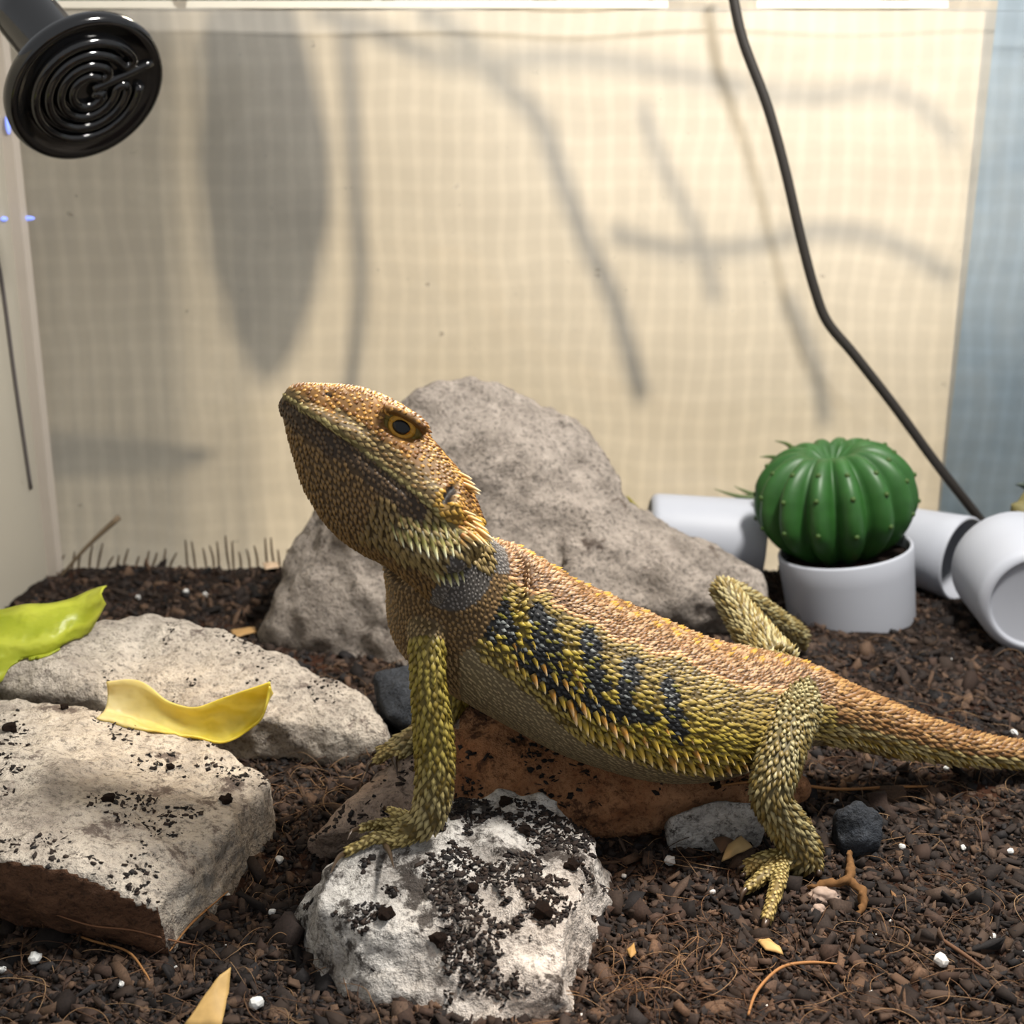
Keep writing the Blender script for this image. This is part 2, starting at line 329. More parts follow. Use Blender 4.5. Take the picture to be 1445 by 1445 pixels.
# flat rock behind on the left
t2 = [P(*q) for q in ((95, 935, .500), (130, 890, .520), (212, 864, .530), (265, 878, .528), (300, 903, .518), (420, 938, .505), (500, 975, .490), (540, 1040, .470))]
f2 = [P(-60, 962, .474), P(45, 940, .478), G(-60, 1030, -.005), G(548, 1066, -.005), G(515, 1095, -.005), G(380, 1090, -.005), G(100, 1035, -.005), P(330, 1010, .468), P(160, 990, .480)]
ROCK_B, BV_B = rock('flat_rock', [t2 + f2 + ext(t2, .02, -.015) + ext(t2, .03, -.05)], M_PALE, 'low flat pale grey rock lying behind the slab with the yellow lettuce', 0.0018, (0.004, 0.0018, 0.0009), 4.1)
# slab in front on the left
t3 = [P(*q) for q in ((-140, 985, .455), (0, 985, .452), (130, 1000, .447), (300, 1050, .432), (383, 1100, .412), (376, 1128, .404))]
e3 = [P(312, 1175, .372), P(222, 1282, .336), P(165, 1256, .336), P(90, 1225, .336), P(0, 1212, .336), P(-140, 1200, .338)]
b3 = [G(240, 1345, .001), G(150, 1330, -.004), G(0, 1305, -.008), G(-140, 1295, -.008), G(375, 1150, -.003)] + ext(t3[:5], -.004, -.05)
ROCK_C, BV_C = rock('stone_slab', [t3 + e3 + b3], M_PALE, 'thick pale stone slab with a yellow lettuce leaf and a brown undercut front', 0.0015, (0.0025, 0.0013, 0.0008), 8.7, 2)
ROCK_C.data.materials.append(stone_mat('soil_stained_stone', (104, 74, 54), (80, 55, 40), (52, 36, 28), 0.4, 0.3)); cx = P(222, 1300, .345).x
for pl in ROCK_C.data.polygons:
    if pl.normal.y < -.45 and pl.normal.z < .30 + .25 * noise.noise(pl.center * 60) and pl.normal.x < .45: pl.material_index = 1  # browner stone on front faces turned neither upward nor to the right
# rusty rock under the belly
r5 = [P(690, 965, .452), P(760, 985, .452), P(640, 1012, .440), P(535, 1086, .417), P(840, 1040, .440), P(1000, 1075, .430), P(1128, 1088, .425), P(1136, 1108, .420), P(720, 1060, .415), P(900, 1120, .412)]
r5b = [G(436, 1196, .002), G(470, 1216, -.005), G(640, 1190, -.006), G(840, 1178, -.005), G(940, 1178, -.003), G(1085, 1165, -.003), G(1130, 1130, -.004), P(520, 1110, .410), P(445, 1180, .388)]
ROCK_E, BV_E = rock('rusty_rock', [r5 + r5b + ext(r5[:7], .02, -.03)], M_RUST, 'rusty brown rock beneath the lizard belly', 0.0016, (0.004, 0.0020, 0.0010), 2.2)
ROCK_E.data.materials.append(stone_mat('pinkish_grey_stone', (168, 150, 134), (134, 114, 100), (80, 62, 52), 0.40, 0.6))
for pl in ROCK_E.data.polygons:
    if pl.center.x < -.030 + .022 * noise.noise(pl.center * 70): pl.material_index = 1
# whitish rock under the front foot
r4 = [P(640, 1126, .392), P(710, 1116, .392), P(790, 1122, .388), P(560, 1172, .372), P(470, 1222, .352), P(826, 1180, .374), P(700, 1330, .326), P(560, 1340, .325), P(450, 1270, .338), P(790, 1330, .325)]
r4b = [G(858, 1246, .0), G(836, 1300, -.004), G(806, 1445, -.004), G(690, 1470, -.004), G(560, 1450, -.004), G(524, 1388, -.002), G(438, 1388, -.004), G(432, 1290, -.004), P(790, 1122, .388) + Vector((0, 0, -.04)), P(640, 1126, .390) + Vector((0, 0, -.04)), P(700, 1420, .308), P(790, 1390, .312)]
ROCK_D, BV_D = rock('whitish_rock', [r4 + r4b], M_WHITE_ST, 'rough whitish rock speckled with soil under the front foot', 0.0014, (0.0035, 0.0018, 0.0011), 5.5, 3)
# small white stone under the rusty rock
r6 = [G(928, 1168, .0), G(1086, 1162, .0), P(945, 1152, .400), P(1000, 1130, .402), P(1060, 1128, .402), P(1090, 1142, .400), G(1000, 1172, -.004), P(945, 1152, .402) + Vector((0, .002, -.02)), P(1060, 1128, .404) + Vector((0, .002, -.03))]
ROCK_S, BV_S = rock('small_stone', [r6], M_WHITE_ST, 'small flat whitish stone at the foot of the rusty rock', 0.0016, (0.002, 0.001, 0.0005), 3.3)
M_SLATE = stone_mat('dark_slate', (58, 62, 68), (36, 38, 42), (28, 25, 24), 0.30, 0.3)
def pebble(name, px, py, z, r, m, label, seed, cat='stone', group=None, k=24):
    c = G(px, py, z); bm = bmesh.new(); bmesh.ops.create_icosphere(bm, subdivisions=4, radius=1)
    for v in bm.verts:
        d = 1 + 0.28 * noise.noise(v.co * 1.3 + Vector((seed, 0, 0))) + 0.10 * noise.noise(v.co * 3.5 + Vector((0, seed, 0))) + .03 * noise.noise(v.co * 9)
        v.co = Vector((v.co.x * r[0], v.co.y * r[1], v.co.z * r[2])) * d
    o = link(name, bm_mesh(name, bm), m); o.location = c; tag(o, label, cat, group); return o
pebble('dark_stone', 1208, 1172, .008, (.0088, .008, .0105), M_SLATE, 'dark charcoal pebble on the soil beside the hind leg', 1.0)
c = [P(526, 950, .50), P(600, 935, .505), P(665, 960, .50), P(545, 1010, .475), P(600, 1040, .465), P(660, 985, .48), G(540, 1040, -.01), G(660, 1020, -.01), G(600, 960, -.01), P(590, 985, .475)]
rock('slate_stone', [c], M_SLATE, 'dark bluish slate stone behind the front leg', 0.0018, (0.001, 0.0006, 0.0003), 6.1, 1)
M_PEB = plain('pale_pebble', (170, 150, 136), 0.7, 0.3, 300, 0.2)
pebble('pale_pebble', 1163, 1264, .003, (.0052, .004, .0034), M_PEB, 'pale pinkish pebble beneath the brown root', 2.0)
pebble('pale_pebble', 1155, 1284, .002, (.0024, .002, .002), M_PEB, 'tiny pale pebble next to the pinkish one', 5.0)
def hit(px, py, trees, lift=0.0):
    best = None; d = ray(px, py).normalized(); o = Vector((0, 0, CH))
    for t in trees:
        h = t.ray_cast(o, d)
        if h[0] is not None and (best is None or h[3] < best[1]): best = (h[0] + h[1] * lift, h[3], h[1])
    g = G(px, py, 0.001)
    if best is None or (g - o).length < best[1]: return g
    return best[0]
def inside(t, p):
    q, n, i, d = t.find_nearest(p); return n.dot(p - q) < 0, q, n, d
def fit(o, others, keep=.0003):
    """where o reaches into a neighbour, draw its surface back to the line where the two touch"""
    for _ in range(2):
        for v in o.data.vertices:
            for t in others:
                f, q, n, d = inside(t, v.co)
                if f and d > keep: v.co = q - n * keep
    o.data.update(); return bvh_of(o.data)
BV_E = fit(ROCK_E, [BV_D]); BV_S = fit(ROCK_S, [BV_E]); BV_B = fit(ROCK_B, [BV_C])
def on_pane(px, py, x):
    d = ray(px, py); t = x / d.x; return Vector((x, d.y * t, CH + d.z * t))
ROCKS = [BV_A, BV_B, BV_C, BV_D, BV_E]
# ------------------------------------------------------------------ cactus and white pots
def frame(o, loc, axis, up=(0, 0, 1)):
    """place o so that its local z follows axis"""
    z = Vector(axis).normalized(); x = Vector(up).cross(z)
    x = x.normalized() if x.length > 1e-4 else Vector((1, 0, 0)); y = z.cross(x)
    o.matrix_world = Matrix.Translation(loc) @ Matrix((x, y, z)).transposed().to_4x4()
def child(name, me, m, parent, smooth=True):
    o = link(name, me, m, None, smooth); o.parent = parent; return o
def pot_mesh(r_top, r_bot, h, wall=0.0022, foot=True):
    bm = bmesh.new(); e = 0.0012
    prof = [(0, 0.0018), (r_bot * .76, 0.0018), (r_bot * .785, 0.0016), (r_bot * .80, .0007), (r_bot * .815, .0002), (r_bot * .84, 0), (r_bot - .0035, .0002), (r_bot - .0014, .0014), (r_bot - .0003, .0032), (r_bot, .005)]
    prof += [(r_bot + (r_top - r_bot) * k, .005 + (h - .005 - e) * k) for k in (.25, .5, .75, 1)]
    prof += [(r_top - .0004, h - .0003), (r_top - .001, h), (r_top - wall + .0005, h), (r_top - wall, h - .0008)]
    prof += [(r_bot - wall + (r_top - r_bot) * k, .007 + (h - .008) * k) for k in (.75, .5, .25, 0)] + [(0, .007)]
    lathe(bm, prof, 64); return bm_mesh('pot_shell', bm)
M_CAC = plain('cactus_green', (48, 98, 40), 0.46, 0.4, 90, 0.4)
cp = P(1192, 773, .656); ax = Vector((-0.16, 0.02, 1)).normalized()
cact = empty('potted_cactus'); HP = .050; frame(cact, cp - ax * HP, ax); tag(cact, 'round ribbed green cactus in an upright white pot', 'cactus')
child('pot', pot_mesh(.0368, .0345, HP), M_WHITE, cact)
bm = bmesh.new(); lathe(bm, [(0, HP - .006), (.012, HP - .005), (.024, HP - .0065), (.0345, HP - .007), (.0345, HP - .012), (0, HP - .012)], 32); child('potting_soil', bm_mesh('ps', bm), M_SOIL, cact)
NR = 14; bm = bmesh.new(); nth, nph = 182, 48; rings = []
def cac(th, ph):
    rib = abs(math.cos(NR * th / 2)) ** 0.75; s = math.sin(ph)
    r = .0445 * (s ** .8) * (0.76 + 0.24 * rib) * (1 - (.20 * (ph - 1.75) / 1.39 if ph > 1.75 else 0)); z = .0335 * math.cos(ph) - (0.010 * math.exp(-(s / .22) ** 2) if ph < 1.5 else 0) + .004 * rib * s * (1 if ph < 1.3 else 0.2)
    return Vector((r * math.cos(th), r * math.sin(th), z))
bmr = [[bm.verts.new(cac(2 * math.pi * i / nth, 0.03 + (math.pi - .06) * j / nph)) for i in range(nth)] for j in range(nph + 1)]
for a, b_ in zip(bmr, bmr[1:]):
    for i in range(nth): bm.faces.new((a[i], a[(i + 1) % nth], b_[(i + 1) % nth], b_[i]))
bm.faces.new(bmr[0][::-1]); bm.faces.new(bmr[-1])
ball = child('cactus_ball', bm_mesh('ball', bm), M_CAC, cact); ball.location = (-.0085, -.002, HP + .0235); ball.rotation_euler = (0, .06, .12)
M_NUB = plain('areole', (60, 84, 36), 0.6, 0.3)
bm = bmesh.new(); bmesh.ops.create_icosphere(bm, subdivisions=2, radius=.0015); nub = bm_mesh('areole', bm)
for r in range(NR):
    for ph in (.8, 1.25, 1.7):
        o = child('areole', nub, M_NUB, ball); o.location = cac(2 * math.pi * r / NR, ph + random.uniform(-.06, .06)) * .995
def spike_leaf(bm, base, tip, w, bend):
    m = (base + tip) / 2 + bend; tube(bm, [base, m, tip], [w, w * .8, w * .1], 8, 6)
M_LEAF = plain('plastic_leaf', (86, 104, 52), 0.5, 0.4, 200, 0.3)
sprig = None
def pot_lying(base_c, axis, r_top, r_bot, h, label):
    e = empty('tipped_pot'); frame(e, base_c, axis); tag(e, label, 'pot'); child('pot_shell', pot_mesh(r_top, r_bot, h), M_WHITE, e); return e
a = P(914, 753, .709); b2 = P(1072, 766, .706); axl = (b2 - a); pl_ = pot_lying(a, axl, .0258, .0245, axl.length, 'tipped white pot lying between the boulder and the cactus')
def plant(label, leaves, m, w, cat='artificial plant'):
    e = empty('plastic_succulent', leaves[0][0]); tag(e, label, cat)
    for base, tip, bend in leaves:
        bm = bmesh.new(); spike_leaf(bm, base, tip, w, bend); link('leaf', bm_mesh('leaf', bm), m, e)
bs = P(1088, 699, .714)
plant('thin dark green spiky leaves showing behind the round cactus', [(bs, P(1008, 690, .712), Vector((0, 0, -.003))), (bs, P(1036, 686, .714), Vector((0, 0, -.002))), (P(1125, 655, .718), P(1093, 622, .716), Vector((.002, 0, .004))), (P(1110, 660, .718), P(1072, 645, .714), Vector((0, 0, .003))), (bs, P(1110, 660, .718), Vector((.003, .002, 0))), (bs, P(1125, 655, .718), Vector((.005, .002, 0))), (bs, Vector((bs.x + .022, .724, -.001)), Vector((.008, .003, .006)))], M_LEAF, .0017)
a = P(1258, 762, .713); b2 = P(1360, 789, .677); axl = b2 - a; pl2 = pot_lying(a, axl, .0250, .0215, axl.length, 'tipped white pot lying with its open end beyond the cactus')
M_OLIVE = plain('olive_leaf', (120, 112, 70), 0.6, 0.3, 120, 0.25)
bs = P(1395, 800, .675)
plant('olive fuzzy succulent leaves between the two tipped pots', [(bs, P(1372, 745, .672), Vector((0, 0, 0))), (bs, P(1392, 738, .68), Vector((-.002, 0, 0))), (bs, G(1380, 838, .006), Vector((-.002, 0, 0))), (bs, P(1410, 735, .68), Vector((0, 0, 0)))], M_OLIVE, .0075)
bs = P(1450, 740, .66)
plant('olive leaves behind the white pot showing its base', [(bs, P(1428, 712, .66), Vector((0, 0, .002))), (bs, P(1450, 690, .665), Vector((0, 0, 0))), (bs, G(1425, 835, .006), Vector((0, 0, -.002)))], M_OLIVE, .009)
M_GREY_LEAF = plain('dark_leaf', (50, 62, 52), 0.5, 0.4)
bs = P(1455, 690, .67)
plant('small dark green leaf tip above the white pot showing its base', [(bs, P(1433, 684, .67), Vector((0, 0, .001))), (bs, G(1470, 815, .001), Vector((.006, .006, 0)))], M_GREY_LEAF, .0022)
plant('yellowish green leaf peeping out behind the boulder', [(P(905, 745, .70), P(885, 700, .69), Vector((.001, 0, 0))), (P(905, 745, .70), P(872, 708, .69), Vector((0, 0, 0))), (P(905, 745, .70), Vector((P(896, 745, .70).x, .700, 0)), Vector())], plain('yellow_leaf', (160, 150, 66), 0.6, 0.3, 150, 0.2), .004)
n3 = Vector((-.12, -.98, -.045)).normalized(); c3 = P(1466, 852, .588)
pl3 = pot_lying(c3, -n3, .0315, .0290, .055, 'white pot tipped over with its round recessed base facing out')
# black cable in front of the back pane
cp_ = [(1030, -40), (1037, 8), (1050, 62), (1083, 150), (1108, 240), (1130, 335), (1150, 410), (1168, 455), (1205, 500), (1262, 573), (1322, 655), (1382, 732), (1400, 760)]
bm = bmesh.new(); tube(bm, [P(x, y, YB - .0075) for x, y in cp_], [.0029] * len(cp_), 12, 6)
tag(link('cable', bm_mesh('cable', bm), M_CABLE), 'black cable running down in front of the back glass', 'cable')
bm = bmesh.new(); tube(bm, [on_pane(x_, y_, XL + .0013) for x_, y_ in ((-12, 330), (3, 400), (22, 540), (44, 690))], [.0011] * 4, 8, 6)
tag(link('thin_cord', bm_mesh('cord', bm), plain('grey_cord', (92, 86, 84), 0.6, 0.3)), 'thin grey cord hanging down the left glass pane', 'cord')
M_GLINT = bpy.data.materials.new('blue_led'); M_GLINT.use_nodes = True; b = M_GLINT.node_tree.nodes['Principled BSDF']; b.inputs['Base Color'].default_value = (.3, .4, 1, 1); b.inputs['Emission Color'].default_value = (.16, .26, 1, 1); b.inputs['Emission Strength'].default_value = .9  # emissive blue bars in place of LED reflections in the glass
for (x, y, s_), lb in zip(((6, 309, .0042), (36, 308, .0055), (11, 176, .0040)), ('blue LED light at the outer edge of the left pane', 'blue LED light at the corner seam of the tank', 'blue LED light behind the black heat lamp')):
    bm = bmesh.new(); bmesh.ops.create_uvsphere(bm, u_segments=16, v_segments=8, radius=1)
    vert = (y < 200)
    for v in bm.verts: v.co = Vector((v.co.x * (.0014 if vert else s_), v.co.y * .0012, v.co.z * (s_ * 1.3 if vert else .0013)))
    o = link('led_light', bm_mesh('led', bm), M_GLINT); o.location = P(x, y, YB - .0010) if x == 36 else P(x, y, YB - .0108) if x == 11 else on_pane(x, y, XL + .0010); o.rotation_euler = (0, 0, 0) if x == 36 else (0, 0, math.pi / 2); tag(o, lb, 'led light')
# ceramic heat emitter
hc = P(124, 128, .610); vd = (Vector((0, 0, CH)) - hc).normalized(); e_r = Vector((1, 0, 0)); e_r = (e_r - vd * e_r.dot(vd)).normalized(); e_u = vd.cross(e_r)
hn = (vd * .70 + (e_r * .56 - e_u * .80).normalized() * .71).normalized()
heat = empty('heat_emitter'); frame(heat, hc, hn, tuple(e_u)); tag(heat, 'glossy black ceramic heat emitter bulb with ridged round face', 'heat lamp')
R0 = .0392
bm = bmesh.new(); lathe(bm, [(0, -.0005), (R0 * .70, -.0005), (R0 * .86, .0006), (R0 * .93, .0018), (R0 * .975, .0010), (R0, -.0015), (R0 * .985, -.0045), (R0 * .93, -.007), (R0 * .55, -.0105), (.0165, -.013), (.0158, -.018), (.0152, -.055), (.0152, -.085), (0, -.085)], 96)
child('disc', bm_mesh('disc', bm), M_CERAM, heat)
path = []; rs = [.0262, .0200, .0140, .0082]; th0 = math.radians(24)
for k, r in enumerate(rs):
    ang = np.linspace(2 * math.pi - th0 * .9, th0, 40) if k % 2 == 0 else np.linspace(th0, 2 * math.pi - th0 * .9, 40)
    # keep an even gap to the straight bar
    gap = (.0088 if k < 3 else .005) / r; ang = np.linspace(2 * math.pi - gap, gap, 40) if k % 2 == 0 else np.linspace(gap, 2 * math.pi - gap, 40)
    path += [(r * math.cos(t), r * math.sin(t)) for t in ang]
    if k < 3:
        rm = (r + rs[k + 1]) / 2; te = ang[-1]; sg = -1 if k % 2 == 0 else 1; hw = (r - rs[k + 1]) / 2
        for w in np.linspace(.25, math.pi - .25, 7):
            rr_ = rm + hw * math.cos(w); tt = te + sg * hw * math.sin(w) / rm; path.append((rr_ * math.cos(tt), rr_ * math.sin(tt)))
path += [(.004, -.004), (.0015, -.001)]
rot = math.radians(28)
def disc_pt(x, y, z=.0004): return Vector((x * math.cos(rot) - y * math.sin(rot), x * math.sin(rot) + y * math.cos(rot), z))
bm = bmesh.new(); tube(bm, [disc_pt(*p) for p in path], [.0026] * len(path), 10, 1); child('coil_ridge', bm_mesh('coil_ridge', bm), M_CERAM, heat)
bm = bmesh.new(); tube(bm, [disc_pt(.002, .0005), disc_pt(.015, .0005), disc_pt(.0335, .0005)], [.0026, .0024, .002], 10, 4); child('straight_ridge', bm_mesh('straight_ridge', bm), M_CERAM, heat)
bm = bmesh.new(); lathe(bm, [(0, -.085), (.0185, -.085), (.0195, -.087), (.0195, -.128), (.016, -.134), (0, -.134)], 40); child('socket', bm_mesh('socket', bm), plain('black_socket', (20, 20, 21), .4, .4), heat)
bpy.context.view_layer.update(); sk = heat.matrix_world @ Vector((0, 0, -.120)); inv = heat.matrix_world.inverted(); rim = [sk, Vector((XL + .012, sk.y, max(sk.z, .336) + .004)), Vector((XL - .002, sk.y, .337)), Vector((XL - .0075, sk.y, .329)), Vector((XL - .0075, sk.y, .305))]
bm = bmesh.new(); tube(bm, [inv @ p for p in rim], [.0032] * len(rim), 10, 5); child('clamp_arm', bm_mesh('clamp_arm', bm), M_CABLE, heat)
# ------------------------------------------------------------------ lettuce
def leaf_mat(name, c1, c2, scale, pale=None):
    m, nt, b = mat(name, .38, .4); v = coords(nt); n = nz(nt, v, scale, 4, .6)
    base = ramp(nt, n, [(.35, L4(c1)), (.65, L4(c2))]); wv = nd(nt, 'ShaderNodeTexWave', bands_direction='Z'); wv.inputs['Scale'].default_value = 28; wv.inputs['Distortion'].default_value = 7; wv.inputs['Detail'].default_value = 3; wv.inputs['Detail Scale'].default_value = 2; nt.links.new(v, wv.inputs['Vector'])
    base = mixc(nt, ramp(nt, wv.outputs['Fac'], [(.5, BLK), (1, (.45,) * 3 + (1,))]), base, L4(tuple(min(255, x * 1.1 + 10) for x in c2)))
    if pale is not None:
        sx = nd(nt, 'ShaderNodeSeparateXYZ'); nt.links.new(v, sx.inputs[0]); mr = nd(nt, 'ShaderNodeMapRange'); mr.inputs[1].default_value = pale[0]; mr.inputs[2].default_value = pale[1]; nt.links.new(sx.outputs[0], mr.inputs[0]); base = mixc(nt, mr.outputs[0], L4((226, 208, 150)), base)
    nt.links.new(base, b.inputs['Base Color'])
    b.inputs['Subsurface Weight'].default_value = .25; b.inputs['Subsurface Radius'].default_value = (.01, .008, .003); b.inputs['Subsurface Scale'].default_value = .4
    w = nd(nt, 'ShaderNodeTexWave'); w.inputs['Scale'].default_value = 40; w.inputs['Distortion'].default_value = 6; nt.links.new(v, w.inputs['Vector']); bump(nt, b, wv.outputs['Fac'], .5, .0012)
    t = nd(nt, 'ShaderNodeBsdfTranslucent'); t.inputs[0].default_value = L4(c2); mx = nd(nt, 'ShaderNodeMixShader'); mx.inputs[0].default_value = .35
    out = nt.nodes['Material Output']; nt.links.new(b.outputs[0], mx.inputs[1]); nt.links.new(t.outputs[0], mx.inputs[2]); nt.links.new(mx.outputs[0], out.inputs[0]); return m
def sheet(name, edgeA, edgeB, m, label, bulge, thick=.0008, cat='lettuce', nA=40, nB=14, ruff=.0008, par=None, rest=()):
    A = crom([list(p) for p in edgeA], nA // (len(edgeA) - 1)); B = crom([list(p) for p in edgeB], nA // (len(edgeB) - 1))
    k = 44; ra = np.array([[np.interp(t, np.linspace(0, 1, len(X)), X[:, c]) for c in range(3)] for t in np.linspace(0, 1, k) for X in (A,)]); rb = np.array([[np.interp(t, np.linspace(0, 1, len(B)), B[:, c]) for c in range(3)] for t in np.linspace(0, 1, k)])
    Vv = []
    for j in range(nB):
        s = j / (nB - 1)
        for i in range(k):
            p = Vector(ra[i] * (1 - s) + rb[i] * s) + Vector(bulge) * (4 * s * (1 - s)); p += Vector((0, .6, .8)) * ruff * noise.noise(p * 75) * 3
            Vv.append(p)
    for v_ in Vv:                                              # rest on the stones, never in them
        for t_ in rest:
            h_ = t_.ray_cast(Vector((v_.x, v_.y, .15)), Vector((0, 0, -1)))
            if h_[0] is not None and v_.z < h_[0].z + .0010: v_.z = h_[0].z + .0010
    Fv = [(j * k + i, j * k + i + 1, (j + 1) * k + i + 1, (j + 1) * k + i) for j in range(nB - 1) for i in range(k - 1)]
    me = np_mesh(name, Vv, Fv); o = link(name, me, m, par)
    md = o.modifiers.new('thick', 'SOLIDIFY'); md.thickness = thick; md.offset = 1
    if label: tag(o, label, cat)
    return o
M_YEL = leaf_mat('yellow_lettuce', (206, 184, 36), (222, 204, 96), 60, (P(160, 1000, .445).x, P(290, 1010, .445).x)); M_GRN = leaf_mat('green_lettuce', (160, 172, 40), (196, 200, 72), 40)
TC = [BV_C, BV_B]
bot = [hit(x, y, TC, .001) for x, y in ((140, 1012), (165, 1022), (205, 1026), (250, 1038), (300, 1045), (338, 1040), (362, 1018))]
for p in bot[4:]: p.z = max(p.z, bot[3].z - .004)
yb = [p.y for p in bot]
bot = [P(x, y, min(Y, .436)) for (x, y), Y in zip(((137, 1012), (165, 1022), (205, 1026), (250, 1038), (300, 1045), (340, 1040), (367, 1015)), yb)]
tp = [P(x, y, Y) for x, y, Y in ((150, 962, .449), (178, 960, .450), (208, 970, .449), (242, 990, .447), (282, 997, .445), (318, 982, .444), (348, 974, .442))] + [P(381, 966, .440)]
bot.append(P(379, 970, .4395))
sheet('lettuce_leaf', tp, bot, M_YEL, 'yellow curled lettuce leaf lying on the pale stone slab', (0, .004, -.005), rest=TC)
tg = [P(x, y, Y) for x, y, Y in ((-150, 880, .49), (-60, 862, .495), (0, 857, .498), (55, 852, .502), (97, 848, .506), (125, 838, .509), (150, 828, .510))]
bg = [P(x, y, Y) for x, y, Y in ((-150, 985, .455), (-60, 990, .458), (0, 962, .472), (38, 936, .480), (80, 928, .486), (118, 900, .500), (150, 852, .506))]
gl = sheet('lettuce_leaf', tg, bg, M_GRN, 'pale green lettuce leaf hanging over the rocks beside the board', (0, -.006, .003), ruff=.0009, rest=TC)
lobe = [P(x, y, Y) for x, y, Y in ((42, 930, .482), (62, 912, .488), (88, 905, .494))]; lob2 = [P(x, y, Y) for x, y, Y in ((46, 938, .479), (62, 950, .480), (86, 934, .486))]
sheet('lobe', lobe, lob2, M_GRN, None, (0, -.002, 0), nA=20, par=gl, rest=TC)
# ------------------------------------------------------------------ the bearded dragon
DR = empty('bearded_dragon', G(850, 1200, 0)); tag(DR, 'bearded dragon lizard with raised head, yellow spiny flanks and dark bars', 'lizard')
BONES = []      # dense rows: region, centre, T, S, U, rs, ru
def add_bone(region, C, T, S, U, rs, ru, par): BONES.append((region, C, T, S, U, np.asarray(rs), np.asarray(ru), np.asarray(par)))
bm = bmesh.new()
# trunk and tail: px, py, Y, half height, half width
TR = [(612, 775, .386, .017, .017), (628, 812, .392, .020, .020), (650, 850, .400, .0255, .026), (700, 882, .407, .0275, .034), (770, 922, .415, .0275, .040), (850, 958, .420, .0275, .0435), (930, 984, .425, .026, .0435), (1000, 994, .430, .0225, .038), (1060, 991, .434, .0185, .029), (1120, 991, .437, .0155, .0215),
      (1180, 1006, .440, .0118, .0145), (1250, 1029, .444, .0098, .0112), (1330, 1050, .449, .0072, .0082), (1400, 1062, .454, .0056, .0064), (1450, 1066, .458, .0050, .0056), (1540, 1070, .466, .0042, .0046), (1660, 1062, .485, .0032, .0034), (1780, 1045, .515, .0018, .0018), (1830, 1035, .53, .0006, .0006)]
TAIL_Z = {1540: .0050, 1660: .0042, 1780: .0030, 1830: .0022}                # the far end of the tail lies on the soil
rows = crom([[*(P(x, y, Y) if x not in TAIL_Z else Vector((P(x, y, Y).x, Y, TAIL_Z[x]))), a, b, x] for x, y, Y, a, b in TR], 6); C = rows[:, :3]
T = np.gradient(C, axis=0); T /= np.linalg.norm(T, axis=1)[:, None]
S = np.cross(T, [0, 0, 1.0]); S /= np.linalg.norm(S, axis=1)[:, None]; U = np.cross(S, T)
rings = []
for c, s, u, a, b_ in zip(C, S, U, rows[:, 3], rows[:, 4]):
    r = []
    for i in range(32):
        t = 2 * math.pi * i / 32; cs, sn = math.cos(t), math.sin(t)
        r.append(Vector(c + s * b_ * math.copysign(abs(cs) ** .88, cs) + u * a * (math.copysign(abs(sn) ** .92, sn) if sn > 0 else sn * 1.03)))
    rings.append(r)
ring_loft(bm, rings)
TRK = (C, T, S, U, rows[:, 3], rows[:, 4], rows[:, 5])
add_bone('trunk', C, T, S, U, rows[:, 4], rows[:, 3], rows[:, 5])
# head frame
H0 = P(640, 700, .380); tocam = (Vector((0, 0, CH)) - H0).normalized(); rs_ = ray(415, 580); SN = Vector((0, 0, CH)) + rs_ * ((H0 - Vector((0, 0, CH))).dot(tocam) / rs_.dot(tocam)); HF = (SN - H0).normalized()
HS = (tocam - HF * tocam.dot(HF)).normalized(); HU = HF.cross(HS)
if HU.z < 0: HU = -HU
KP = (SN - H0).length / 255.0                                  # metres per photo pixel along the head
def HP_(f, u, s): return H0 + HF * (f * KP) + HU * (u * KP) + HS * (s * KP)
HD = [(278, 20, 2, 10), (272, 30, -10, 24), (260, 40, -18, 36), (240, 50, -40, 47), (215, 62, -66, 53), (190, 72, -90, 58), (165, 77, -106, 63), (140, 79, -119, 70), (107, 76, -129, 82), (70, 58, -132, 94), (40, 46, -131, 100), (5, 32, -136, 100), (-25, 14, -142, 92), (-55, -12, -150, 78)]
hr = crom([[f, (ut + ub) / 2, (ut - ub) / 2, w] for f, ut, ub, w in HD], 5); rings = []
for f, uc, uh, w in hr:
    r = []
    for i in range(40):
        t = 2 * math.pi * i / 40; cs, sn = math.cos(t), math.sin(t)
        # skull flat on top, cheeks full, throat narrower
        uu = uh * (math.copysign(abs(sn) ** .78, sn) if sn > 0 else sn)
        ww = w * math.copysign(abs(cs) ** .85, cs) * (1.0 if sn > -.1 else 1 - .22 * (abs(sn) - .1))
        r.append(HP_(f, uc + uu, ww))
    rings.append(r)
ring_loft(bm, rings)
hc_ = np.array([HP_(f, uc, 0) for f, uc, uh, w in hr]); n_ = len(hr)
add_bone('head', hc_, np.tile(-np.array(HF), (n_, 1)), np.tile(np.array(HS), (n_, 1)), np.tile(np.array(HU), (n_, 1)), hr[:, 3] * KP, hr[:, 2] * KP, hr[:, 0])
def blob(c, rx, ry, rz, ax=(HF, HU, HS)):
    b2 = bmesh.new(); bmesh.ops.create_uvsphere(b2, u_segments=20, v_segments=12, radius=1)
    for v in b2.verts: v.co = c + ax[0] * v.co.x * rx + ax[1] * v.co.y * ry + ax[2] * v.co.z * rz
    bmesh.ops.recalc_face_normals(b2, faces=b2.faces[:]); me = bpy.data.meshes.new('t'); b2.to_mesh(me); b2.free(); bm.from_mesh(me); bpy.data.meshes.remove(me)
